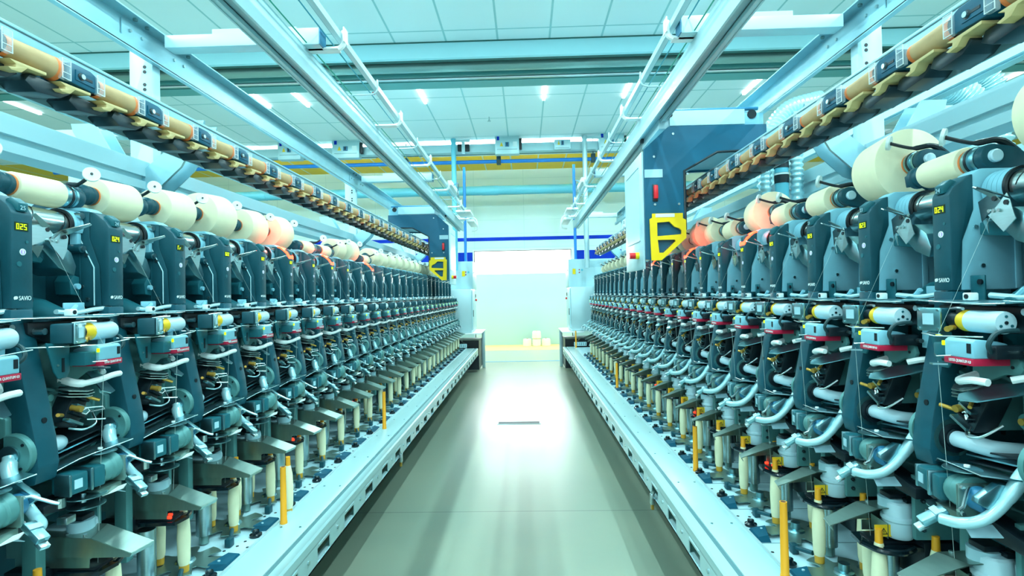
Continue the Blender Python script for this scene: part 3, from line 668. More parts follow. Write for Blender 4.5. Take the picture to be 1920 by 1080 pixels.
# ------------------------------------------------------------------ doffers
def doffer(sd, yf, dep):
    nm = sd.nm; r_ = empty('doffer_carriage', (sd.X(-0.1), yf + dep / 2, 1.62))
    def ch(mb, name, par=None):
        o = mb.build(name)
        if par: o.parent = par; o.matrix_parent_inverse = Matrix.Translation(r_.location).inverted()
        else: o.parent = r_; o.matrix_parent_inverse = Matrix.Translation(r_.location).inverted()
        return o
    zt = H0 + 1.10
    body = [(-0.53, zt), (0.12, zt), (0.285, zt - 0.15), (0.285, 1.665), (0.22, 1.655), (0.02, 1.86), (0.02, 2.25), (-0.20, 2.37), (-0.38, 2.375), (-0.53, 2.30)]
    b = MB(); sd.poly(b, body, yf, yf + 0.03, 'doffer_blue')
    for (u, z) in ((0.09, zt - 0.05), (0.0, zt - 0.32), (0.06, 2.03), (0.22, 2.03), (-0.49, zt - 0.14), (0.22, zt - 0.2)):
        b.cyl((sd.X(u), yf - 0.005, z), (sd.X(u), yf, z), 0.008, 'steel', n=10)
    ch(b, 'front_panel')
    inner = [(-0.515, zt - .01), (0.11, zt - .01), (0.27, zt - 0.155), (0.27, 1.69), (0.04, 1.88), (0.04, 2.26), (-0.20, 2.385), (-0.38, 2.39), (-0.515, 2.32)]
    b = MB(); sd.poly(b, inner, yf + 0.03, yf + dep - 0.02, 'housing'); sd.poly(b, body, yf + dep - 0.02, yf + dep, 'doffer_blue'); ch(b, 'body')
    # rim around the lower contour
    b = MB()
    rim = [(0.22, 1.655), (0.02, 1.86), (0.02, 2.25), (-0.20, 2.37), (-0.38, 2.375), (-0.53, 2.30)]
    b.tube([(sd.X(u), yf - 0.002, z) for u, z in rim], 0.009, 'black', n=6); ch(b, 'edge_trim')
    b = MB(); sd.bx(b, 0.285, 0.30, yf + 0.02, yf + dep, 1.60, zt - 0.16, 'frame_white', 0.004)
    sd.bx(b, 0.300, 0.303, yf + 0.10, yf + dep - 0.08, 1.80, zt - 0.25, 'tray_white'); sd.bx(b, 0.303, 0.306, yf + 0.10, yf + dep - 0.08, 1.795, 1.80, 'galvanised'); sd.bx(b, 0.303, 0.306, yf + 0.10, yf + dep - 0.08, zt - 0.25, zt - 0.245, 'galvanised')
    ch(b, 'side_cover')
    b = MB(); ye = yf + 0.16
    b.cyl((sd.X(0.30), ye, 1.70), (sd.X(0.325), ye, 1.70), 0.024, 'yellow', n=16); y_ = ch(b, 'emergency_stop')
    b = MB(); b.cyl((sd.X(0.325), ye, 1.70), (sd.X(0.365), ye, 1.70), 0.022, 'red', n=16); o = b.build('red_button'); o.parent = y_
    # yellow guard: outline with two windows, laid out as one polygon ring set
    def pol(pts, d0, d1, mt, name):
        bb = MB(); sd.poly(bb, pts, yf - d1, yf - d0, mt); return ch(bb, name)
    out = [(0.245, 1.965), (0.045, 1.965), (0.045, 1.93), (0.025, 1.92), (0.025, 1.80), (0.19, 1.655), (0.255, 1.655), (0.262, 1.93), (0.245, 1.94)]
    h1 = [(0.215, 1.905), (0.135, 1.91), (0.10, 1.875), (0.07, 1.865), (0.055, 1.85), (0.055, 1.825), (0.215, 1.815)]
    h2 = [(0.213, 1.79), (0.10, 1.79), (0.095, 1.78), (0.175, 1.705), (0.205, 1.705)]
    bm = bmesh.new()
    def loop(pts, y): return [bm.verts.new((sd.X(u), y, z)) for u, z in pts]
    from mathutils.geometry import tessellate_polygon
    rings = [out, h1, h2]
    tris = tessellate_polygon([[Vector((u, z, 0)) for u, z in r] for r in rings])
    fa = [bm.verts.new((sd.X(u), yf - 0.030, z)) for r in rings for u, z in r]; fb = [bm.verts.new((sd.X(u), yf - 0.012, z)) for r in rings for u, z in r]
    for t_ in tris:
        bm.faces.new([fa[i] for i in t_]); bm.faces.new([fb[i] for i in reversed(t_)])
    o_ = 0
    for r in rings:
        n = len(r)
        for i in range(n): bm.faces.new((fa[o_ + i], fb[o_ + i], fb[o_ + (i + 1) % n], fa[o_ + (i + 1) % n]))
        o_ += n
    bmesh.ops.recalc_face_normals(bm, faces=bm.faces[:])
    bb = MB(); bb.addbm(bm, 'yellow'); ch(bb, 'yellow_guard')
    b = MB(); sd.bx(b, 0.10, 0.225, yf - 0.033, yf - 0.030, 1.94, 1.962, 'white'); ch(b, 'white_label')
    b = MB(); sd.bx(b, 0.165, 0.285, yf - 0.004, yf, 2.21, 2.265, 'label_white'); ch(b, 'sticker')
    b = MB(); sd.bx(b, 0.20, 0.235, yf - 0.008, yf, 2.05, 2.165, 'black', 0.003); h_ = ch(b, 'switch_plate')
    b = MB(); sd.bx(b, 0.203, 0.23, yf - 0.035, yf - 0.008, 2.065, 2.155, 'red', 0.006); o = b.build('red_handle'); o.parent = h_
    b = MB(); sd.bx(b, -0.38, 0.17, yf + 0.05, yf + dep - 0.05, zt, zt + 0.07, 'frame_white', 0.004); sd.bx(b, -0.40, 0.10, yf + 0.03, yf + 0.05, zt + 0.015, zt + 0.115, 'tray_white'); ch(b, 'top_housing')
    b = MB(); b.cyl((sd.X(-0.50), yf + 0.06, zt + 0.125), (sd.X(0.12), yf + 0.06, zt + 0.125), 0.012, 'blue_cap', n=12); b.cyl((sd.X(-0.50), yf + dep - 0.06, zt + 0.125), (sd.X(0.12), yf + dep - 0.06, zt + 0.125), 0.012, 'blue_cap', n=12)
    sd.bx(b, -0.53, -0.40, yf + 0.04, yf + dep - 0.04, zt, zt + 0.09, 'housing', 0.006); ch(b, 'carriage_bars')
    b = MB(); b.cyl((sd.X(0.10), yf + 0.02, zt + 0.10), (sd.X(0.14), yf + 0.10, zt + 0.10), 0.03, 'black', n=18)
    b.cyl((sd.X(0.15), yf + dep - 0.1, zt + 0.06), (sd.X(0.19), yf + dep - 0.1, zt + 0.06), 0.025, 'black', n=16)
    b.cyl((sd.X(-0.45), yf + 0.03, zt + 0.08), (sd.X(-0.45), yf + 0.08, zt + 0.08), 0.03, 'black', n=14); ch(b, 'guide_rollers')
    tag(r_, 'blue doffer carriage with yellow guard hanging over the %s machine' % nm, 'doffer')
doffer(R, 3.58, 0.62)
doffer(L, 7.18, 0.62)

# ------------------------------------------------------------------ hoses behind the right machine
def hose(pts, r, nm):
    sp = spline(pts, 40); b = MB()
    rr = [r * (1.0 + 0.10 * (1 if (i // 2) % 2 else -1)) for i in range(len(sp))]
    b.tube(sp, rr, 'tube_pale', n=16); return tag(b.build('corrugated_hose', angle=80), nm, 'hose')
hose([(1.625, 3.2, 1.75), (1.625, 3.2, 2.1), (1.625, 3.2, 2.36)], 0.034, 'pale corrugated hose standing right of the blue banded pipe')
hose([(1.465, 3.25, 1.75), (1.465, 3.25, 2.1), (1.465, 3.25, 2.36)], 0.030, 'pale corrugated hose standing left of the blue banded pipe')
hose([(2.42, 5.3, 1.6), (2.40, 5.3, 2.5), (2.42, 5.3, 2.9), (2.62, 5.3, 3.2), (2.95, 5.3, 3.3)], 0.085, 'thick pale corrugated hose bending over high beside the near doffer carriage')
hose([(3.45, 4.1, 1.8), (3.45, 4.1, 2.5), (3.42, 4.1, 2.8), (3.2, 4.1, 2.95), (2.9, 4.1, 2.86)], 0.10, 'pale corrugated hose arching high behind the large yarn package')
hose([(3.75, 4.3, 1.8), (3.75, 4.3, 2.5), (3.72, 4.3, 3.0), (3.5, 4.3, 3.16), (3.2, 4.3, 3.1)], 0.10, 'outermost pale corrugated hose behind the right machine')
r_ = empty('blue_pipe', (1.545, 3.22, 1.75))
MB().cyl((0, 0, 0), (0, 0, 0.42), 0.038, 'duct_blue', n=24).cyl((0, 0, 0.42), (0, 0, 0.56), 0.036, 'duct_blue', n=24).build('pipe', r_)
for z in (0.33, 0.42): MB().cyl((0, 0, z), (0, 0, z + 0.06), 0.041, 'black', n=24).cyl((0, 0, z + 0.048), (0, 0, z + 0.058), 0.0425, 'white', n=24).build('rubber_band', r_)
tag(r_, 'upright blue pipe with black clamping bands behind the right machine', 'pipe')

# ------------------------------------------------------------------ winding unit (x = u towards the aisle, y = along, z = height)
PARTS = []      # (name, mesh, parent index or None, label or None, only_near)
def part(name, mb, par=None, label=None, near=99, angle=35):
    o = mb.build(name, link=False, angle=angle); PARTS.append((name, o.data, par, label, near)); bpy.data.objects.remove(o); return len(PARTS) - 1
# head of the control column
b = MB()
side = [(0.0, 1.437), (0.0, 1.685), (-0.012, 1.706), (-0.045, 1.732), (-0.062, 1.738), (-0.062, 1.645), (-0.032, 1.565), (-0.026, 1.437)]
b.prism(side, 'y', -0.030, 0.030, 'dark_plastic', 0.004)
col_i = part('control_column', b)
b = MB(); b.box(-0.001, 0.0012, -0.022, 0.016, 1.640, 1.662, 'lcd'); part('display', b, col_i)
DISP_I = len(PARTS) - 1
b = MB()
ring = lambda r0, r1, x, mt: b.lathe((x, 0, 1.585), (x + 0.001, 0, 1.585), [(0, r0), (1, r0)], mt, 24)
b.lathe((0, -0.0, 1.585), (0.0012, 0, 1.585), [(0, 0.0085), (1, 0.0085)], 'print_white', 24); b.lathe((0.0012, 0, 1.585), (0.0016, 0, 1.585), [(0, 0.0062), (1, 0.0062)], 'print_violet', 24)
b.box(0.0015, 0.0022, -0.0018, 0.0018, 1.5805, 1.5895, 'print_white')
part('push_button', b, col_i)
b = MB(); b.cyl((0, 0.012, 1.612), (0.0014, 0.012, 1.612), 0.004, 'side_teal', n=12).cyl((0, -0.010, 1.553), (0.0014, -0.010, 1.553), 0.007, 'side_teal', n=12); part('key_pads', b, col_i, None, 12)
vs, fs = text_geo('SAVIO', 0.016, None, width=0.034)
b = MB(); T = Matrix(((0, 0, 1, 0.0004), (1, 0, 0, -0.0115), (0, 1, 0, 1.459), (0, 0, 0, 1)))
b.add(vs, fs, 'print_white', T)
b.prism(circ(-0.0205, 1.4645, 0.0048, 14, 60, 250), 'x', 0, 0.0008, 'print_white'); b.prism(circ(-0.0188, 1.4655, 0.0045, 14, 240, 430), 'x', 0, 0.0008, 'print_white')
part('logo_lettering', b, col_i, 'white maker lettering')
b = MB(); b.prism([(0.002, 1.690), (0.004, 1.712), (-0.018, 1.728), (-0.032, 1.722), (-0.02, 1.70)], 'y', -0.014, 0.014, 'side_teal', 0.002); part('number_tab', b, col_i)
TAB_I = len(PARTS) - 1
# metal housing behind the column
b = MB()
b.prism([(-0.024, 1.437), (-0.030, 1.565), (-0.060, 1.65), (-0.060, 1.738), (-0.085, 1.752), (-0.21, 1.752), (-0.235, 1.735), (-0.24, 1.437)], 'y', -0.026, 0.028, 'housing', 0.006)
b.prism([(-0.115, 1.60), (-0.115, 1.742), (-0.16, 1.745), (-0.16, 1.60)], 'y', 0.028, 0.034, 'housing', 0.004)
b.prism([(-0.16, 1.44), (-0.16, 1.59), (-0.178, 1.59), (-0.178, 1.44)], 'y', 0.028, 0.033, 'housing', 0.003)
b.prism([(-0.026, 1.437), (-0.032, 1.565), (-0.062, 1.65), (-0.062, 1.737), (-0.16, 1.745), (-0.225, 1.73), (-0.225, 1.437)], 'y', -0.0305, -0.026, 'dark_plastic', 0.0015)
b.tube([(-0.048, -0.031, 1.44), (-0.048, -0.031, 1.56), (-0.093, -0.031, 1.652), (-0.093, -0.031, 1.735), (-0.15, -0.031, 1.746)], 0.0022, 'tube_pale', n=6)
hs_pending = b
for (u, z) in ((-0.055, 1.60), (-0.052, 1.46), (-0.07, 1.50)):
    b.cyl((u - .01, 0.028, z), (u - .01, 0.032, z), 0.0055, 'steel', n=10); b.cyl((u - 0.015, -0.031, z), (u - 0.015, -0.036, z), 0.0055, 'steel', n=10)
hs_i = part('column_housing', b)
# leg below the control column
b = MB()
b.prism([(0.0, 1.435), (0.0, 1.398), (0.060, 1.10), (0.068, 1.030), (0.058, 0.988), (0.03, 0.982), (-0.01, 1.0), (-0.015, 1.10), (-0.028, 1.30), (-0.035, 1.435)], 'y', -0.033, 0.030, 'leg_plastic', 0.004)
leg_i = part('column_leg', b)
b = MB(); b.cyl((0.036, 0.002, 1.145), (0.0535, 0.002, 1.145), 0.0075, 'black', n=14); part('peg_hole', b, leg_i, None, 14)
b = MB(); b.prism(circ(0.008, 1.06, 0.052, 28), 'y', -0.034, 0.030, 'casting', 0.004); b.prism([(-0.04, 1.02), (0.02, 1.01), (0.04, 1.0), (0.0, 0.985), (-0.2, 0.99), (-0.2, 1.10), (-0.05, 1.10)], 'y', -0.02, 0.02, 'side_teal', 0.004); part('pivot_housing', b, leg_i)
b = MB(); b.lathe((0.008, 0.030, 1.06), (0.008, 0.040, 1.06), [(0, 0.036), (1, 0.036)], 'black', 28); b.cyl((0.008, 0.035, 1.06), (0.008, 0.044, 1.06), 0.027, 'black_gloss', n=24); part('black_ring', b, leg_i)
b = MB(); b.tube(spline([(0.008, 0.035, 1.06), (0.008, 0.075, 1.062), (0.0, 0.10, 1.06), (-0.03, 0.125, 1.055), (-0.12, 0.14, 1.05)]), 0.0205, 'cyl_white', n=18); part('suction_tube', b)
b = MB(); b.lathe((0.012, -0.050, 1.068), (0.012, -0.034, 1.068), [(0, 0.050), (0.2, 0.054), (1, 0.054)], 'casting', 32); b.cyl((0.012, -0.056, 1.068), (0.012, -0.05, 1.068), 0.026, 'steel_teal', n=22)
for a in (40, 130, 220, 310): b.cyl((0.012 + 0.042 * math.cos(math.radians(a)), -0.052, 1.068 + 0.042 * math.sin(math.radians(a))), (0.012 + 0.042 * math.cos(math.radians(a)), -0.049, 1.068 + 0.042 * math.sin(math.radians(a))), 0.004, 'black', n=8)
disc_i = part('pivot_disc', b)
# gripper arm
b = MB(); P = spline([(0.014, -0.055, 1.066), (0.030, -0.072, 1.035), (0.052, -0.076, 1.000), (0.078, -0.080, 0.963), (0.110, -0.088, 0.934), (0.142, -0.106, 0.922), (0.162, -0.135, 0.921)])
b.tube(P, [0.014 if i < 3 else 0.0195 - 0.0004 * i if i < 15 else 0.0122 for i in range(len(P))], 'tube_pale', n=16)
arm_i = part('gripper_arm', b)
b = MB(); b.prism([(0.04, 1.01), (0.075, 1.015), (0.118, 0.985), (0.122, 0.975), (0.09, 0.955), (0.05, 0.975)], 'y', -0.10, -0.082, 'steel_teal', 0.002); b.cyl((0.103, -0.104, 0.976), (0.103, -0.10, 0.976), 0.004, 'black', n=8); part('arm_plate', b, arm_i)
b = MB(); Mh = rot('Y', 34, (0.17, -0.149, 0.92)) @ rot('Z', -12, (0.17, -0.149, 0.92))
b.box(0.138, 0.198, -0.163, -0.135, 0.912, 0.928, 'steel_teal', 0.003, Mh); b.box(0.150, 0.165, -0.164, -0.134, 0.928, 0.931, 'label_white', 0.001, Mh); b.box(0.19, 0.213, -0.16, -0.138, 0.906, 0.916, 'steel', 0.002, Mh)
part('gripper_mouth', b, arm_i)
# winding drum and its covers
DU, DZ = -0.130, 1.690
b = MB(); b.lathe((DU, 0.095, DZ), (DU, 0.252, DZ), [(0, 0.038), (0.02, 0.043), (0.98, 0.043), (1, 0.038)], 'chrome', 36); b.cyl((DU, 0.03, DZ), (DU, 0.285, DZ), 0.012, 'steel', n=12)
for k in range(3): b.tube([(DU + 0.0432 * math.cos(a / 9 + k), 0.12 + 0.011 * a / 9 * 1.4 + 0.02 * k, DZ + 0.0432 * math.sin(a / 9 + k)) for a in range(0, 48)], 0.0012, 'black', n=5)
dr_i = part('winding_drum', b)
arc = [(DU + 0.052 * math.cos(math.radians(a)), DZ + 0.052 * math.sin(math.radians(a))) for a in range(-25, 150, 8)]
arc2 = [(DU + 0.045 * math.cos(math.radians(a)), DZ + 0.045 * math.sin(math.radians(a))) for a in range(149, -26, -8)]
b = MB()
for k in range(4): b.prism(arc + arc2, 'y', 0.034 + 0.0148 * k, 0.0478 + 0.0148 * k, 'housing', 0)
b.prism(arc + arc2, 'y', 0.093, 0.101, 'black', 0); part('drum_cover', b)
b = MB()
for k in range(3): b.prism(arc + arc2, 'y', 0.254 + 0.0115 * k, 0.2645 + 0.0115 * k, 'housing', 0)
b.prism(arc + arc2, 'y', 0.244, 0.253, 'black', 0); part('drum_cover', b)
b = MB(); b.cyl((-0.10, 0.278, 1.722), (-0.074, 0.278, 1.722), 0.010, 'steel', n=12).box(-0.11, -0.085, 0.270, 0.286, 1.63, 1.72, 'housing', 0.003); b.cyl((-0.11, 0.276, 1.62), (-0.074, 0.276, 1.62), 0.014, 'dark_plastic', n=14); b.cyl((-0.075, 0.276, 1.62), (-0.068, 0.276, 1.62), 0.008, 'steel', n=10)
part('cover_hinge', b, None, None, 18)
# bow-tie yarn guide plates
b = MB()
b.sheet([(-0.055, 0.052, 1.660), (-0.042, 0.108, 1.674), (-0.040, 0.138, 1.646), (-0.038, 0.098, 1.622), (-0.05, 0.068, 1.606)], 0.002, 'steel')
b.sheet([(-0.050, 0.070, 1.610), (-0.035, 0.100, 1.612), (-0.045, 0.092, 1.576)], 0.002, 'chrome')
b.sheet([(-0.034, 0.062, 1.694), (-0.030, 0.070, 1.698), (-0.040, 0.126, 1.670), (-0.042, 0.106, 1.662)], 0.002, 'steel')
b.sheet([(-0.038, 0.134, 1.648), (-0.030, 0.160, 1.664), (-0.028, 0.172, 1.640), (-0.036, 0.175, 1.602), (-0.028, 0.152, 1.574), (-0.028, 0.112, 1.618), (-0.038, 0.122, 1.628)], 0.002, 'steel')
b.sheet([(-0.032, 0.150, 1.660), (0.02, 0.156, 1.672), (0.048, 0.160, 1.680), (0.046, 0.168, 1.676), (-0.028, 0.170, 1.650)], 0.003, 'chrome')
b.cyl((-0.042, 0.116, 1.658), (-0.037, 0.116, 1.658), 0.006, 'black', n=12); b.cyl((-0.032, 0.160, 1.642), (-0.026, 0.160, 1.642), 0.006, 'black', n=12)
for yy_ in (0.112, 0.124, 0.138): b.cyl((-0.040, yy_, 1.634 - yy_ * .05), (-0.028, yy_, 1.634 - yy_ * .05), 0.0045, 'steel', n=8)
gp_i = part('yarn_guide_plates', b)
b = MB()
b.prism([(0.07, 1.62), (0.16, 1.632), (0.205, 1.60), (0.222, 1.56), (0.215, 1.530), (0.16, 1.552), (0.11, 1.60)], 'x', -0.16, -0.046, 'steel_teal', 0.004)
b.prism([(0.035, 1.61), (0.07, 1.61), (0.14, 1.58), (0.13, 1.565), (0.035, 1.578)], 'x', -0.16, -0.07, 'side_teal', 0.003)
b.prism([(0.235, 1.515), (0.24, 1.475), (0.272, 1.47), (0.272, 1.53), (0.25, 1.535)], 'x', -0.13, -0.08, 'side_teal', 0.003); b.cyl((-0.08, 0.257, 1.50), (-0.07, 0.257, 1.50), 0.009, 'housing', n=12)
part('guide_bracket', b)
# dark inner walls of the unit bay
b = MB(); b.box(-0.22, -0.20, 0.030, 0.292, 1.38, 1.74, 'dark_plastic'); b.box(-0.20, -0.09, 0.284, 0.289, 1.44, 1.62, 'dark_plastic')
b.box(-0.05, -0.045, 0.032, 0.075, 1.40, 1.475, 'side_teal', 0.002); b.cyl((-0.045, 0.065, 1.458), (-0.04, 0.065, 1.458), 0.007, 'black', n=12)
part('bay_wall', b)
b = MB(); b.box(-0.06, -0.056, 0.185, 0.262, 1.38, 1.45, 'housing', 0.002); b.box(-0.056, -0.054, 0.235, 0.246, 1.405, 1.425, 'black'); b.box(-0.056, -0.054, 0.235, 0.246, 1.375, 1.39, 'black')
b.lathe((-0.19, 0.15, 1.435), (-0.02, 0.17, 1.40), [(0, 0.05), (0.5, 0.045), (1, 0.02)], 'side_teal', 20); b.tube([(-0.03, 0.20, 1.44), (-0.03, 0.17, 1.415)], 0.007, 'housing', n=8)
part('mounting_plate', b)
# body castings either side of the leg
b = MB()
b.prism([(-0.03, 1.36), (-0.03, 1.27), (-0.02, 1.255), (-0.02, 1.17), (0.0, 1.16), (0.0, 1.09), (-0.05, 1.0), (-0.2, 0.95), (-0.22, 1.38)], 'y', -0.050, -0.030, 'casting', 0.005)
b.prism([(-0.03, 1.15), (-0.035, 1.09), (-0.10, 1.09), (-0.10, 1.15)], 'y', -0.062, -0.05, 'casting', 0.004)
b.lathe((-0.18, -0.10, 1.30), (-0.05, -0.08, 1.10), [(0, 0.05), (0.5, 0.05), (1, 0.035)], 'casting', 16)
part('body_casting', b)
b = MB()
b.prism([(-0.03, 1.41), (-0.03, 1.16), (-0.045, 1.12), (-0.22, 1.06), (-0.22, 1.41)], 'y', 0.030, 0.040, 'side_teal', 0.003)
b.box(-0.11, -0.104, 0.04, 0.047, 1.07, 1.41, 'black'); b.box(-0.20, -0.13, 0.04, 0.043, 1.22, 1.23, 'dark_plastic')
part('side_plate', b)
# blade shelf
b = MB()
b.sheet([(0.02, -0.03, 1.412), (0.03, -0.02, 1.412), (0.055, 0.10, 1.408), (0.07, 0.20, 1.406), (0.03, 0.285, 1.412), (-0.02, 0.28, 1.412), (-0.03, 0.05, 1.412)], 0.0025, 'steel_teal')
b.tube([(0.02, -0.12, 1.413), (0.035, -0.02, 1.411), (0.06, 0.10, 1.409), (0.075, 0.19, 1.407), (0.06, 0.25, 1.409)], 0.0018, 'steel', n=6)
sh_i = part('thread_shelf', b)
b = MB(); b.box(0.015, 0.035, 0.105, 0.13, 1.413, 1.432, 'white', 0.003); b.cyl((0.035, 0.118, 1.423), (0.037, 0.118, 1.423), 0.006, 'black', n=10); part('ceramic_guide', b, sh_i)
b = MB(); b.tube(spline([(-0.02, 0.12, 1.425), (-0.03, 0.20, 1.42), (-0.03, 0.27, 1.428), (-0.01, 0.31, 1.432)]), 0.007, 'frame_grey', n=8); b.lathe((-0.08, 0.03, 1.385), (0.0, 0.075, 1.385), [(0, 0.028), (0.6, 0.028), (1, 0.022)], 'housing', 16); part('cable_conduit', b, sh_i)
# tensioner: motor, clutch, pale cylinder
b = MB()
Mt = rot('Z', 18, (0.06, 0.062, 1.366))
b.box(0.034, 0.086, 0.034, 0.088, 1.340, 1.394, 'dark_plastic', 0.005, Mt); b.box(0.086, 0.094, 0.032, 0.090, 1.338, 1.396, 'steel_teal', 0.004, Mt)
b.box(0.0942, 0.0955, 0.048, 0.074, 1.354, 1.382, 'label_white', 0, Mt)
for yy_ in (0.038, 0.084):
    for zz in (1.344, 1.390): b.cyl(Mt @ Vector((0.094, yy_, zz)), Mt @ Vector((0.0965, yy_, zz)), 0.003, 'steel', n=8)
ten_i = part('tension_motor', b)
b = MB(); b.cyl((0.05, 0.095, 1.366), (0.05, 0.125, 1.366), 0.018, 'black', n=14); b.cyl((0.066, 0.104, 1.345), (0.078, 0.112, 1.345), 0.007, 'brass', n=10); b.cyl((0.066, 0.118, 1.349), (0.078, 0.122, 1.349), 0.006, 'brass', n=10)
b.tube([(0.05, 0.09, 1.392), (0.065, 0.13, 1.396), (0.07, 0.15, 1.395)], 0.004, 'steel', n=6); b.tube([(0.01, -0.02, 1.335), (0.08, 0.05, 1.332), (0.085, 0.10, 1.332)], 0.0015, 'steel', n=6); part('tension_discs', b, ten_i)
b = MB(); b.lathe((0.048, 0.122, 1.366), (0.048, 0.150, 1.366), [(0, 0.020), (0.4, 0.0255), (1, 0.0255)], 'warn_yellow', 24); part('yellow_ring', b, ten_i)
b = MB(); b.lathe((0.048, 0.150, 1.366), (0.047, 0.236, 1.366), [(0, 0.0255), (0.94, 0.0255), (1, 0.0235)], 'cyl_white', 28)
for a in (90, 210, 330): b.cyl((0.047 + 0.014 * math.cos(math.radians(a)), 0.236, 1.366 + 0.014 * math.sin(math.radians(a))), (0.047 + 0.014 * math.cos(math.radians(a)), 0.238, 1.366 + 0.014 * math.sin(math.radians(a))), 0.003, 'side_teal', n=8)
b.cyl((0.047, 0.236, 1.366), (0.047, 0.238, 1.366), 0.004, 'black', n=8)
part('waxing_cylinder', b, ten_i)
b = MB()
b.prism([(0.0, 1.40), (0.275, 1.40), (0.275, 1.345), (0.16, 1.335), (0.06, 1.34), (0.0, 1.37)], 'x', -0.02, 0.012, 'black', 0.003)
b.prism([(0.245, 1.395), (0.275, 1.395), (0.27, 1.28), (0.24, 1.28)], 'x', -0.02, 0.0, 'housing', 0.002)
b.cyl((0.0, 0.26, 1.39), (0.03, 0.26, 1.39), 0.008, 'steel', n=10); b.cyl((-0.01, 0.02, 1.375), (0.04, 0.02, 1.375), 0.009, 'steel', n=10)
part('tension_bracket', b)
b = MB(); b.prism([(0.012, 1.345), (0.085, 1.335), (0.085, 1.26), (0.075, 1.245), (0.048, 1.245), (0.036, 1.265), (0.018, 1.325)], 'x', 0.044, 0.050, 'side_teal', 0.0025)
b.prism([(0.058, 1.30), (0.066, 1.30), (0.066, 1.262), (0.058, 1.262)], 'x', 0.050, 0.0515, 'black'); b.cyl((0.05, 0.045, 1.282), (0.053, 0.045, 1.282), 0.003, 'steel', n=8); part('slotted_bracket', b)
# yarn clearer
b = MB()
b.prism([(0.02, 1.284), (0.098, 1.284), (0.098, 1.322), (0.090, 1.328), (0.04, 1.322), (0.02, 1.316)], 'y', 0.128, 0.209, 'housing', 0.003)
b.prism([(0.0, 1.275), (0.092, 1.275), (0.092, 1.312), (0.0, 1.312)], 'y', 0.085, 0.124, 'side_teal', 0.003)
b.box(0.098, 0.0992, 0.193, 0.204, 1.296, 1.318, 'black', 0.0)
cl_i = part('yarn_clearer', b)
b = MB(); b.prism([(0.018, 1.268), (0.1, 1.268), (0.1, 1.284), (0.018, 1.284)], 'y', 0.128, 0.211, 'crimson', 0.0015)
lb_i = part('red_label', b, cl_i)
vs, fs = text_geo('USTER QUANTUM 4.0', 0.0095, None, width=0.062)
b = MB(); T = Matrix(((0, 0, 1, 0.1003), (1, 0, 0, 0.143), (0, 1, 0, 1.2735), (0, 0, 0, 1))); b.add(vs, fs, 'print_white', T); part('label_lettering', b, lb_i, None, 8)
b = MB(); b.box(0.094, 0.100, 0.122, 0.127, 1.308, 1.319, 'led_green', 0.001); b.box(0.092, 0.097, 0.10, 0.115, 1.329, 1.331, 'led_green', 0.0); part('green_light', b, cl_i)
b = MB(); b.box(0.0, 0.07, 0.21, 0.235, 1.285, 1.315, 'black', 0.004); b.tube(spline([(0.07, 0.222, 1.30), (0.085, 0.235, 1.32), (0.07, 0.24, 1.345), (0.03, 0.245, 1.35)]), 0.005, 'cable', n=8); b.cyl((0.01, 0.24, 1.30), (0.016, 0.262, 1.30), 0.006, 'steel', n=8)
part('sensor_plug', b, cl_i)
b = MB(); b.tube([(0.10, 0.06, 1.332), (0.115, 0.12, 1.33), (0.10, 0.24, 1.336)], 0.0017, 'steel', n=6); b.tube([(0.10, 0.10, 1.284), (0.118, 0.13, 1.283), (0.10, 0.15, 1.286)], 0.0015, 'steel', n=6)
b.prism([(0.085, 0.12), (0.125, 0.115), (0.128, 0.13), (0.10, 0.14)], 'z', 1.262, 1.266, 'steel_teal'); part('thread_wires', b, cl_i, None, 16)
# white lever
b = MB(); b.tube(spline([(0.0, 0.11, 1.235), (0.05, 0.115, 1.222), (0.075, 0.15, 1.226), (0.085, 0.19, 1.234), (0.08, 0.225, 1.234)]), [0.011] * 8 + [0.0085] * 17, 'white', n=10)
b.prism([(0.10, 1.225), (0.10, 1.275), (0.225, 1.285), (0.235, 1.262), (0.225, 1.245), (0.19, 1.245), (0.15, 1.225)], 'x', 0.0, 0.012, 'casting', 0.003); b.cyl((0.012, 0.21, 1.264), (0.014, 0.21, 1.264), 0.004, 'black', n=8)
part('white_lever', b)
# splicer
random.seed(3)
b = MB(); Ms = rot('X', -28, (0.02, 0.13, 1.16))
b.box(-0.02, 0.035, 0.10, 0.155, 1.10, 1.205, 'black', 0.004, Ms)
for k in range(5): b.box(0.033, 0.052, 0.098 + 0.004 * k, 0.152 - 0.003 * k, 1.105 + 0.022 * k, 1.112 + 0.022 * k, 'black_gloss' if k % 2 else 'steel_teal', 0.001, Ms)
sp_i = part('splicer', b)
b = MB()
b.cyl(Ms @ Vector((0.03, 0.115, 1.185)), Ms @ Vector((0.07, 0.155, 1.18)), 0.0045, 'brass', n=10)
b.cyl(Ms @ Vector((0.035, 0.11, 1.145)), Ms @ Vector((0.062, 0.115, 1.142)), 0.009, 'brass', n=12)
b.cyl(Ms @ Vector((0.035, 0.09, 1.118)), Ms @ Vector((0.05, 0.06, 1.11)), 0.005, 'brass', n=10)
part('brass_fittings', b, sp_i)
b = MB()
for (z, c) in ((1.212, 0.0), (1.204, 0.004), (1.196, -.003)):
    b.sheet([(0.01, 0.08 + c, z), (0.045, 0.085, z - 0.006), (0.075, 0.115, z - 0.012), (0.07, 0.14 + c, z - 0.012), (0.04, 0.15, z - 0.004), (0.01, 0.14, z)], 0.0022, 'steel')
b.tube([(0.05, 0.13, 1.15), (0.08, 0.16, 1.148), (0.082, 0.165, 1.14), (0.05, 0.15, 1.135)], 0.0018, 'steel', n=6); b.tube([(0.05, 0.14, 1.115), (0.08, 0.17, 1.11)], 0.002, 'steel', n=6)
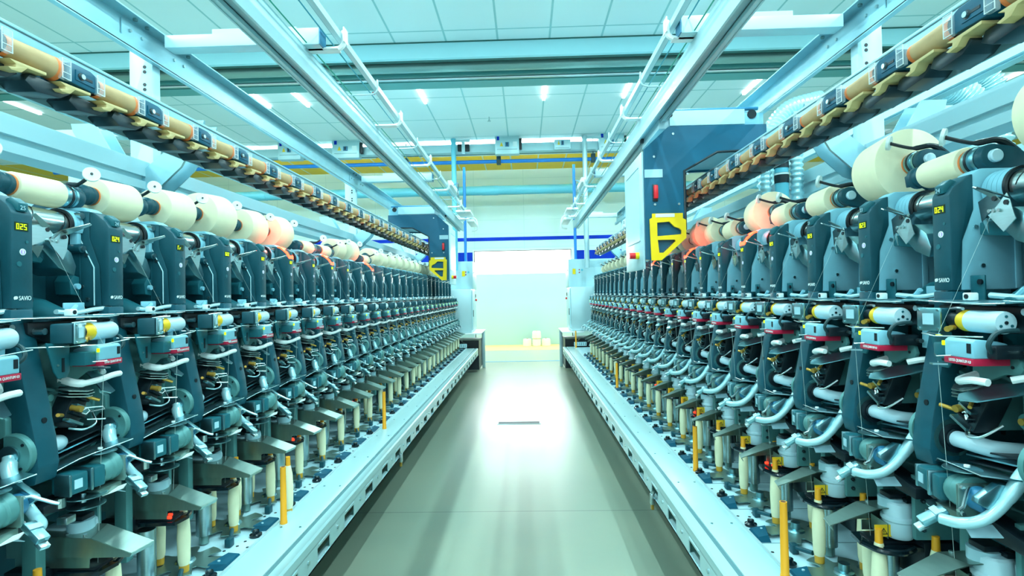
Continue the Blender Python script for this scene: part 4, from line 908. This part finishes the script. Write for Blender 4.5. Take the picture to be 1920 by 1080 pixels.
b.tube([(0.054, 0.12, 1.145), (0.058, 0.132, 1.15), (0.058, 0.14, 1.14), (0.054, 0.132, 1.132), (0.05, 0.122, 1.138)], 0.0015, 'white', n=6)
b.tube(spline([(0.03, 0.10, 1.10), (0.05, 0.13, 1.09), (0.05, 0.17, 1.10), (0.02, 0.19, 1.13)]), 0.003, 'steel', n=6)
part('splicer_levers', b, sp_i)
b = MB()
b.prism([(-0.015, 1.215), (0.01, 1.235), (0.025, 1.235), (0.12, 1.205), (0.12, 1.10), (0.04, 1.085), (-0.005, 1.12)], 'x', -0.10, -0.012, 'casting', 0.004)
for (y_, z_) in ((0.03, 1.18), (0.055, 1.15), (0.06, 1.12), (0.075, 1.19)): b.cyl((-0.012, y_, z_), (0.004, y_, z_), 0.010, 'casting', n=12)
b.box(-0.06, 0.0, 0.055, 0.085, 1.10, 1.19, 'casting', 0.004)
b.sheet([(-0.10, 0.0, 1.238), (-0.005, 0.0, 1.232), (-0.005, 0.09, 1.205), (-0.10, 0.09, 1.212)], 0.002, 'side_teal')
spb_i = part('splicer_housing', b)
b = MB(); b.sheet([(-0.08, 0.012, 1.2385), (-0.035, 0.012, 1.2355), (-0.035, 0.058, 1.2245), (-0.08, 0.058, 1.2275)], 0.001, 'label_white')
for k in range(3): b.sheet([(-0.075 + .012 * k, 0.018, 1.2388 - .001 * k), (-0.069 + .012 * k, 0.018, 1.2384 - .001 * k), (-0.069 + .012 * k, 0.05, 1.2295 - .001 * k), (-0.075 + .012 * k, 0.05, 1.2299 - .001 * k)], 0.001, 'blue_cap')
part('data_label', b, spb_i, None, 12)
b = MB(); b.sheet([(0.03, 0.185, 1.222), (0.085, 0.15, 1.195), (0.10, 0.165, 1.185), (0.085, 0.20, 1.186), (-0.04, 0.285, 1.232), (-0.05, 0.25, 1.24)], 0.003, 'steel_teal')
b.tube(spline([(-0.04, 0.27, 1.248), (0.0, 0.25, 1.248), (0.03, 0.225, 1.238)]), 0.008, 'white', n=8); part('splicer_visor', b, spb_i)
b = MB(); b.box(-0.20, -0.04, 0.17, 0.255, 1.10, 1.20, 'casting', 0.006); b.cyl((-0.05, 0.20, 1.14), (-0.02, 0.20, 1.14), 0.018, 'casting', n=14); b.cyl((-0.02, 0.20, 1.14), (-0.01, 0.20, 1.14), 0.008, 'brass', n=10)
for k in range(3): b.box(-0.18, 0.0, 0.06, 0.285, 1.018 + 0.016 * k, 1.022 + 0.016 * k, 'steel_teal' if k % 2 else 'black', 0, rot('X', 6, (0, 0.15, 1.03)))
part('valve_block', b)
# visor plate and guide
b = MB(); b.sheet([(0.0, 0.03, 1.0), (0.05, 0.03, 1.0), (0.08, 0.075, 1.021), (0.09, 0.12, 1.026), (0.092, 0.18, 1.026), (0.11, 0.235, 1.033), (0.05, 0.26, 1.03), (0.0, 0.26, 1.02)], 0.003, 'steel_teal')
b.tube([(0.052, 0.03, 1.001), (0.082, 0.075, 1.022), (0.092, 0.12, 1.027), (0.094, 0.18, 1.027), (0.112, 0.235, 1.034)], 0.0015, 'steel', n=6)
b.cyl((0.075, 0.155, 1.026), (0.075, 0.155, 1.031), 0.006, 'white', n=10)
part('visor_plate', b)
b = MB(); b.prism(circ(0.082, 0.150, 0.038, 22), 'z', 1.020, 1.0225, 'steel_teal'); part('guide_dish', b)
# servo motor
b = MB(); Mv = rot('Z', -10, (0.08, 0.1, 0.966))
b.box(0.05, 0.112, 0.028, 0.080, 0.938, 0.992, 'side_teal', 0.006, Mv); b.box(0.062, 0.114, 0.026, 0.034, 0.936, 0.994, 'steel_teal', 0.003, Mv); b.box(0.112, 0.1135, 0.04, 0.062, 0.953, 0.977, 'label_white', 0, Mv)
b.box(0.048, 0.116, 0.084, 0.092, 0.934, 0.996, 'steel_teal', 0.003, Mv); b.box(0.050, 0.112, 0.096, 0.130, 0.936, 0.994, 'side_teal', 0.006, Mv)
sv_i = part('servo_motor', b)
b = MB(); b.lathe((0.08, 0.13, 0.968), (0.082, 0.185, 0.972), [(0, 0.032), (0.3, 0.038), (0.5, 0.036), (0.6, 0.040), (1, 0.040)], 'casting', 18); b.box(0.045, 0.125, 0.182, 0.190, 0.925, 1.0, 'disc_steel', 0.004); b.prism([(0.10, 0.925), (0.19, 0.925), (0.19, 0.905), (0.12, 0.905)], 'x', 0.05, 0.11, 'hood_steel', 0.002)
for (u_, z_) in ((0.053, 0.933), (0.117, 0.933), (0.053, 0.992), (0.117, 0.992)): b.cyl((u_, 0.19, z_), (u_, 0.196, z_), 0.005, 'steel', n=8)
part('motor_flange', b, sv_i)
b = MB(); b.lathe((0.083, 0.190, 0.968), (0.083, 0.225, 0.968), [(0, 0.027), (0.75, 0.027), (1, 0.021)], 'blue_cap', 22); part('blue_end_cap', b, sv_i)
b = MB(); b.tube([(0.09, 0.18, 0.99), (0.12, 0.21, 0.99), (0.15, 0.235, 0.965), (0.165, 0.24, 0.96)], 0.004, 'steel', n=8); b.prism([(0.0, 0.90), (0.0, 0.92), (0.12, 0.93), (0.27, 0.90), (0.27, 0.87), (0.10, 0.88)], 'x', 0.0, 0.05, 'black', 0.004)
b.cyl((0.05, 0.05, 0.90), (0.05, 0.05, 0.925), 0.012, 'steel', n=10); b.cyl((0.07, 0.10, 0.895), (0.07, 0.10, 0.92), 0.008, 'steel', n=10)
part('linkage', b)
# leaf plates
b = MB()
for (z_, k_) in ((0.912, 1.0), (0.885, 0.92)):
    b.prism([(0.075 + 0.048 * k_ * math.cos(a * PI / 12), 0.105 + 0.05 * k_ * math.sin(a * PI / 12)) for a in range(24)], 'z', z_, z_ + 0.0025, 'steel_teal')
b.sheet([(0.10, 0.13, 0.900), (0.13, 0.17, 0.908), (0.125, 0.19, 0.914), (0.09, 0.16, 0.904)], 0.003, 'white'); b.sheet([(0.03, 0.155, 0.93), (0.10, 0.165, 0.905), (0.11, 0.205, 0.885), (0.04, 0.22, 0.89)], 0.002, 'label_white')
b.box(0.055, 0.085, 0.03, 0.06, 0.86, 0.88, 'steel', 0.003)
part('leaf_guides', b)
b = MB(); b.box(-0.24, -0.02, 0.03, 0.27, 0.86, 0.90, 'casting', 0.006); b.box(-0.10, 0.02, 0.21, 0.225, 0.74, 0.92, 'casting', 0.002)
for z_ in (0.77, 0.80, 0.85, 0.89): b.cyl((0.0, 0.225, z_), (0.0, 0.231, z_), 0.006, 'black', n=8).cyl((0.0, 0.231, z_), (0.0, 0.233, z_), 0.0035, 'steel', n=8)
b.box(-0.12, -0.02, 0.06, 0.2, 0.60, 0.72, 'black', 0.004); b.box(-0.04, 0.0, 0.03, 0.06, 0.60, 0.86, 'casting', 0.003)
part('lower_bracket', b)
# hood over the bobbin station
b = MB()
b.sheet([(-0.14, 0.09, 0.808), (0.10, 0.09, 0.797), (0.085, 0.168, 0.805), (-0.14, 0.168, 0.815)], 0.0025, 'hood_steel')
b.sheet([(0.10, 0.09, 0.797), (0.205, 0.100, 0.752), (0.222, 0.165, 0.757), (0.085, 0.168, 0.805)], 0.0025, 'hood_steel')
b.sheet([(-0.14, 0.09, 0.808), (0.10, 0.09, 0.797), (0.205, 0.100, 0.752), (0.198, 0.101, 0.742), (0.10, 0.091, 0.745), (-0.14, 0.091, 0.745)], 0.0025, 'hood_steel')
b.sheet([(0.205, 0.100, 0.752), (0.222, 0.165, 0.757), (0.214, 0.165, 0.744), (0.198, 0.101, 0.742)], 0.0025, 'hood_steel')
b.box(-0.12, 0.09, 0.094, 0.097, 0.715, 0.745, 'hood_steel')
for (u_, y_) in ((0.02, 0.105), (0.075, 0.10)): b.cyl((u_, y_, 0.80), (u_, y_, 0.806), 0.005, 'steel', n=8)
part('station_hood', b)
# feeder cup
b = MB(); b.lathe((0.02, 0.155, 0.722), (0.02, 0.155, 0.825), [(0, 0.034), (0.1, 0.040), (0.45, 0.040), (0.5, 0.044), (0.58, 0.044), (0.62, 0.038), (0.95, 0.036), (1, 0.030)], 'cyl_white', 26); b.box(-0.07, 0.0, 0.12, 0.19, 0.735, 0.815, 'cyl_white', 0.008); b.cyl((0.03, 0.14, 0.8), (0.03, 0.14, 0.832), 0.033, 'label_white', n=20)
cup_i = part('feeder_cup', b)
b = MB(); b.box(0.0, 0.05, 0.12, 0.165, 0.832, 0.846, 'black', 0.003); b.box(-0.035, 0.015, 0.15, 0.185, 0.826, 0.838, 'black_gloss', 0.003); part('cap_clip', b, cup_i)
b = MB()
b.box(-0.02, 0.10, 0.10, 0.17, 0.690, 0.712, 'black', 0.004); b.prism([(0.0, 0.08), (0.12, 0.09), (0.13, 0.15), (0.09, 0.19), (-0.02, 0.20)], 'z', 0.695, 0.706, 'black_gloss'); b.tube(spline([(0.0, 0.19, 0.70), (0.05, 0.215, 0.70), (0.10, 0.20, 0.70), (0.12, 0.15, 0.70)]), 0.009, 'black_gloss', n=8)
part('bobbin_gripper', b)
b = MB(); b.box(0.085, 0.10, 0.10, 0.107, 0.712, 0.722, 'led_red', 0.002); b.box(0.07, 0.085, 0.128, 0.134, 0.712, 0.720, 'led_red', 0.002); part('red_sensor_light', b); LED_I = len(PARTS) - 1
b = MB(); b.box(0.062, 0.064, 0.10, 0.175, 0.722, 0.765, 'hood_steel') ; b.box(0.05, 0.10, 0.172, 0.174, 0.728, 0.762, 'warn_yellow')
b.prism([(0.064, 0.735), (0.086, 0.735), (0.075, 0.754)], 'y', 0.174, 0.175, 'black'); b.prism([(0.068, 0.7375), (0.082, 0.7375), (0.075, 0.7495)], 'y', 0.175, 0.1755, 'warn_yellow')
b.box(0.0742, 0.0758, 0.1755, 0.176, 0.740, 0.746, 'black')
part('warning_sticker', b)
b = MB(); b.lathe((0.015, 0.10, 0.52), (0.015, 0.10, 0.68), [(0, 0.028), (1, 0.028)], 'steel', 24); b.cyl((0.015, 0.10, 0.485), (0.015, 0.10, 0.52), 0.018, 'disc_steel', n=16); part('steel_cylinder', b)
# notched transport disc
b = MB(); pts = []
NOT = [205, 262, 325, 30, 85, 145]
for a in range(0, 360, 3):
    r_ = 0.118
    for n_ in NOT:
        d_ = abs((a - n_ + 180) % 360 - 180)
        if d_ < 12: r_ = 0.118 - 0.048 * (1 - (d_ / 12) ** 4)
    pts.append((0.05 + r_ * math.cos(math.radians(a)), 0.25 + r_ * math.sin(math.radians(a))))
b.prism(pts, 'z', 0.494, 0.4975, 'disc_steel'); td_i = part('transport_disc', b)
b = MB(); b.lathe((0.05, 0.25, 0.4975), (0.05, 0.25, 0.53), [(0, 0.034), (0.2, 0.030), (0.3, 0.018), (1, 0.017)], 'steel_teal', 22); b.cyl((0.05, 0.25, 0.4805), (0.05, 0.25, 0.494), 0.02, 'steel', n=14); part('disc_hub', b, td_i)
# wedge guide, knob, rod clip on the tray
b = MB()
v_ = [(0.150, 0.205, 0.4805), (0.225, 0.215, 0.4805), (0.225, 0.315, 0.4805), (0.175, 0.315, 0.4805), (0.155, 0.215, 0.503), (0.216, 0.225, 0.498), (0.218, 0.305, 0.498), (0.180, 0.302, 0.503)]
b.add(v_, [(0, 3, 2, 1), (4, 5, 6, 7), (0, 1, 5, 4), (1, 2, 6, 5), (2, 3, 7, 6), (3, 0, 4, 7)], 'holder_blue')
b.cyl((0.18, 0.24, 0.50), (0.18, 0.24, 0.504), 0.005, 'label_white', n=8)
part('wedge_guide', b)
b = MB(); b.lathe((0.19, 0.165, 0.4805), (0.19, 0.165, 0.505), [(0, 0.024), (0.4, 0.024), (0.6, 0.014), (1, 0.013)], 'black_gloss', 20); b.cyl((0.19, 0.165, 0.505), (0.19, 0.165, 0.508), 0.006, 'steel', n=8); part('round_knob', b)
b = MB(); b.tube([(0.128, 0.09, 0.505), (0.10, 0.15, 0.515)], 0.008, 'dark_plastic', n=10); b.box(0.118, 0.142, 0.062, 0.092, 0.481, 0.514, 'dark_plastic', 0.003); part('rod_stop', b)
b = MB(); b.box(-0.26, 0.23, 0.3185, 0.3205, 0.4795, 0.4812, 'groove')
for (u_, y_) in ((0.16, 0.08), (0.13, 0.04), (0.17, 0.12), (0.205, 0.07)): b.prism(circ(u_, y_, 0.006, 10), 'z', 0.4802, 0.4812, 'black')
part('tray_slots', b, None, None, 14)
# yarn
b = MB(); b.cyl((0.085, 0.13, 0.70), (0.112, 0.125, 1.27), 0.0005, 'yarn', n=5); b.cyl((0.112, 0.125, 1.33), (-0.03, 0.118, 1.62), 0.00025, 'yarn', n=5); part('yarn_thread', b, None, None, 12)
# package cradle (x and z measured from the package axis)
b = MB()
b.lathe((0, 0.256, 0), (0, 0.300, 0), [(0, 0.033), (0.12, 0.036), (0.55, 0.036), (0.58, 0.031), (0.8, 0.031), (0.82, 0.034), (1, 0.034)], 'steel_teal', 28)
b.lathe((0, 0.272, 0), (0, 0.280, 0), [(0, 0.0375), (1, 0.0375)], 'black', 28); b.lathe((0, 0.250, 0), (0, 0.257, 0), [(0, 0.0345), (1, 0.0345)], 'kraft_red', 26)
b.lathe((0, 0.326, 0), (0, 0.338, 0), [(0, 0.017), (0.8, 0.017), (1, 0.014)], 'cyl_white', 20)
CR1 = b
b = MB(); b.prism([(0.034 * math.cos(math.radians(a)), 0.034 * math.sin(math.radians(a))) for a in range(-70, 121, 15)] + [(-0.06, 0.025), (-0.16, -0.05), (-0.155, -0.09), (-0.10, -0.085), (-0.03, -0.045)], 'y', 0.300, 0.327, 'dark_plastic', 0.004)
CR2 = b
b = MB(); b.tube(spline([(-0.07, 0.315, 0.012), (-0.02, 0.318, 0.044), (0.03, 0.30, 0.042), (0.088, 0.280, 0.064)]), [0.010] * 6 + [0.0085] * 6 + [0.0055] * 7, 'black', n=8)
CR3 = b
b = MB(); b.lathe((0.088, 0.281, 0.065), (0.094, 0.275, 0.067), [(0, 0.023), (1, 0.023)], 'milky', 24); b.cyl((0.086, 0.283, 0.065), (0.096, 0.273, 0.068), 0.004, 'black', n=8)
CR4 = b
b = MB(); b.lathe((0, 0.040, 0), (0, 0.093, 0), [(0, 0.024), (0.2, 0.033), (0.45, 0.033), (0.5, 0.029), (0.7, 0.029), (0.75, 0.032), (1, 0.030)], 'dark_plastic', 24); b.lathe((0, 0.093, 0), (0, 0.100, 0), [(0, 0.031), (1, 0.031)], 'kraft_red', 24)
b.prism([(-0.02, -0.02), (0.02, -0.025), (0.025, 0.01), (-0.01, 0.025), (-0.14, -0.06), (-0.13, -0.10)], 'y', 0.030, 0.044, 'dark_plastic', 0.003)
CR5 = b
# red alarm cap builds below
CRM = [(n_, x_.build(n_, link=False).data, pa, nr) for n_, x_, pa, nr in (('chuck', CR1, None, 99), ('cradle_arm', CR2, None, 99), ('handle_rod', CR3, None, 99), ('handle_disc', CR4, 2, 99), ('far_chuck', CR5, None, 99))]
# red alarm cap
b = MB(); b.prism([(0.001, 1.672), (0.001, 1.688), (-0.012, 1.709), (-0.046, 1.736), (-0.062, 1.742), (-0.062, 1.734), (-0.044, 1.727), (-0.014, 1.700)], 'y', -0.0305, 0.0305, 'lamp_red')
ALARM = b.build('alarm_light', link=False).data

SEG = {'0': 'abcdef', '1': 'bc', '2': 'abged', '3': 'abgcd', '4': 'fgbc', '5': 'afgcd', '6': 'afgedc', '7': 'abc', '8': 'abcdefg', '9': 'abcdfg', 'r': 'eg', 'T': 'afe', ' ': ''}
def digits_mesh(txt):
    b = MB(); w, h, t = 0.0070, 0.0145, 0.0015; y0 = -0.0175; z0 = 1.6435
    for i, c in enumerate(txt):
        y = y0 + i * 0.0105
        S_ = {'a': (y, y + w, z0 + h - t, z0 + h), 'g': (y, y + w, z0 + h / 2 - t / 2, z0 + h / 2 + t / 2), 'd': (y, y + w, z0, z0 + t),
              'f': (y, y + t, z0 + h / 2, z0 + h), 'b': (y + w - t, y + w, z0 + h / 2, z0 + h), 'e': (y, y + t, z0, z0 + h / 2), 'c': (y + w - t, y + w, z0, z0 + h / 2)}
        for sg in SEG[c]:
            q = S_[sg]; b.box(0.0012, 0.0018, q[0], q[1], q[2], q[3], 'digits')
    return b.build('display_digits', link=False).data
def number_mesh(txt):
    vs, fs = text_geo(txt, 0.016, None); b = MB()
    T = Matrix(((0, 0, 1, 0.0045), (1, 0, 0, -0.010), (0, 1, 0, 1.6945), (0, 0, 0, 1))); b.add(vs, fs, 'label_white', T)
    return b.build('number_lettering', link=False).data

# package radii by unit, counted from the near end
PL = [0.04, 0.043, 0.070, 0.086, 0.110, 0.098, 0.105, 0.042, 0.042, 0.085, 0.098, 0.042, 0.09, 0.08, 0.085, 0.09, 0.09, 0.085, 0.09, 0.085, 0.08, 0.085, 0.08, 0.085, 0.08, 0.08, 0.07]
PR = [0.08, 0.122, 0.045, 0.122, 0.060, 0.056, 0.108, 0.062, 0.085, 0.112, 0.09, 0.08, 0.10, 0.07, 0.08, 0.09, 0.08, 0.085, 0.09, 0.08, 0.08, 0.085, 0.08, 0.07]
RED = {'left': (6, 8, 11), 'right': (5, 8, 11)}
TXT = {'left': ['026', '025', '024', 'Tr ', '022'], 'right': ['025', '024', '023', '023', '023']}
def size_word(r): return 'thin' if r < 0.05 else 'slim' if r < 0.075 else 'well filled' if r < 0.1 else 'very full'
# bobbins
b = MB(); b.lathe((0, 0, 0), (0, 0, 0.215), [(0, 0.0155), (0.12, 0.0165), (1, 0.0105)], 'amber', 20); b.lathe((0, 0, 0.214), (0, 0, 0.255), [(0, 0.0106), (1, 0.0095)], 'orange', 20); TUBE_M = b.build('bobbin_tube', link=False).data
b = MB(); b.lathe((0, 0, 0.024), (0, 0, 0.216), [(0, 0.0165), (0.08, 0.0195), (0.5, 0.0215), (0.8, 0.0185), (1, 0.0112)], 'bobbin_cream', 22); COP_M = b.build('cop', link=False).data
b = MB(); b.lathe((0, 0, 0), (0, 0, 0.24), [(0, 0.0150), (0.04, 0.0150), (0.05, 0.0135), (1, 0.0115)], 'orange', 20, cap=True); b.cyl((0, 0, 0.2395), (0, 0, 0.2405), 0.0085, 'kraft_dark', n=14); ORA_M = b.build('empty_tube', link=False).data
def mesh_obj(nm, me, par=None, loc=(0, 0, 0)):
    o = bpy.data.objects.new(nm, me); COL.objects.link(o); o.parent = par; o.location = loc; return o
def yarn_package(sd, i, root_loc, rz, r):
    nm = sd.nm
    zc = 1.745 + 0.935 * r; ua = -0.095 - 0.925 * r
    o = empty('yarn_package', (root_loc[0] + sd.sg * ua, root_loc[1] + sd.sg * 0.175, zc), rz)
    key = ('pk', round(r, 3))
    if key not in CACHE:
        b = MB(); r0 = max(r * 0.90, r - 0.016)
        b.lathe((0, -0.076, 0), (0, 0.076, 0), [(0, 0.03), (0.0, r0 - 0.006), (0.012, r0 - 0.0015), (0.04, r0), (0.5, (r0 + r) / 2 + 0.0008), (0.96, r), (0.988, r - 0.0015), (1.0, r - 0.006), (1.0, 0.03)], 'cream', 56)
        y = b.build('yarn_body', link=False, angle=40).data
        b = MB(); b.lathe((0, -0.084, 0), (0, 0.082, 0), [(0, 0.026), (1, 0.0325)], 'kraft_red', 24); c = b.build('paper_core', link=False).data
        CACHE[key] = (y, c)
    mesh_obj('yarn_body', CACHE[key][0], o); mesh_obj('paper_core', CACHE[key][1], o)
    tag(o, '%s cream yarn package on the %s winding unit of the %s machine' % (size_word(r), ORD[i], nm), 'yarn package', 'yarn packages on the %s machine' % nm)
    return ua, zc
CACHE = {}
for sd, ystart, n, rad in ((L, 1.04, 27, PL), (R, 1.11, 24, PR)):
    nm = sd.nm; rz = 0 if sd is L else PI
    for i in range(n):
        yc = ystart + PITCH * i
        root = empty('winding_unit', (sd.F, yc, 0.0), rz)
        made = []
        for (pn, me, par, lab, near) in PARTS:
            if i > near or (len(made) == LED_I and i % 3 != (2 if nm == 'left' else 1)): made.append(None); continue
            o = mesh_obj(pn, me, root if par is None else made[par])
            if lab: o['label'] = lab
            made.append(o)
        disp = made[DISP_I]
        if i < 5:
            dm = mesh_obj('display_digits', digits_mesh(TXT[nm][i]), made[col_i])
            if i < 4: mesh_obj('number_lettering', number_mesh(TXT[nm][i][1:] if TXT[nm][i][0] == '0' else '23'), made[col_i])
        elif i < 10:
            if 'dg' not in CACHE: CACHE['dg'] = digits_mesh('022')
            mesh_obj('display_digits', CACHE['dg'], made[col_i])
        red = i in RED[nm]
        if red:
            o = mesh_obj('alarm_light', ALARM, made[col_i]); o['label'] = 'glowing red alarm cap'
            pl = bpy.data.lights.new('alarm_glow', 'POINT'); pl.energy = 0.7; pl.color = (1, 0.05, 0.02); pl.shadow_soft_size = 0.02
            po = bpy.data.objects.new('alarm_glow', pl); COL.objects.link(po); po.location = (sd.X(-0.03), yc, 1.765)
        r = rad[i]
        ua, zc = yarn_package(sd, i, (sd.F, yc), rz, r)
        ms = []
        for (pn, me, pa, nr) in CRM:
            o = mesh_obj(pn, me, root if pa is None else ms[pa]); o.location = (ua, 0, zc) if pa is None else (0, 0, 0); ms.append(o)
        tag(root, 'teal winding unit, %s from the near end of the %s machine%s' % (ORD[i], nm, ', red alarm lit' if red else ''), 'winding unit', 'winding units of the %s machine' % nm)
        # bobbins standing in the disc notches
        for (u, s_, z_, wh) in ((0.092, 0.178, 0.498, 'front'), (-0.032, 0.228, 0.498, 'rear'), (0.018, 0.335, 0.498, 'middle')):
            if wh == 'middle' and (i % 3): continue
            bo = empty('yarn_bobbin', (sd.X(u), yc + sd.sg * s_, z_)); mesh_obj('bobbin_tube', TUBE_M, bo); mesh_obj('cop', COP_M, bo)
            tag(bo, 'cream %s bobbin on the tray disc of the %s unit, %s machine' % (wh, ORD[i], nm), 'bobbin', '%s bobbins on the %s machine' % (wh, nm))
# loose orange tubes and one bobbin on the tray edge
for (sd, u, y, h, wh) in ((L, 0.262, 2.26, 1.0, 'nearest on the left guard rail'), (L, 0.270, 3.855, 1.12, 'halfway along the left guard rail'), (R, 0.20, 2.90, 1.0, 'beside the right guard rail, third from the camera'.replace(', third from the camera', ' in mid view')),
                      (R, 0.255, 1.80, 1.05, 'nearest to the camera on the right guard rail'), (R, 0.20, 5.35, 1.1, 'far along the right machine'), (R, 0.235, 9.3, 1.3, 'at the far end of the right machine')):
    o = mesh_obj('empty_tube', ORA_M); o.location = (sd.X(u), y, 0.492 if u > 0.235 else 0.4805); o.scale = (1, 1, h)
    tag(o, 'upright orange empty tube ' + wh, 'bobbin tube')
bo = empty('yarn_bobbin', (L.X(0.225), 2.39, 0.481)); mesh_obj('bobbin_tube', TUBE_M, bo); mesh_obj('cop', COP_M, bo)
tag(bo, 'cream bobbin with orange top standing alone at the left tray edge beside an orange tube', 'bobbin')
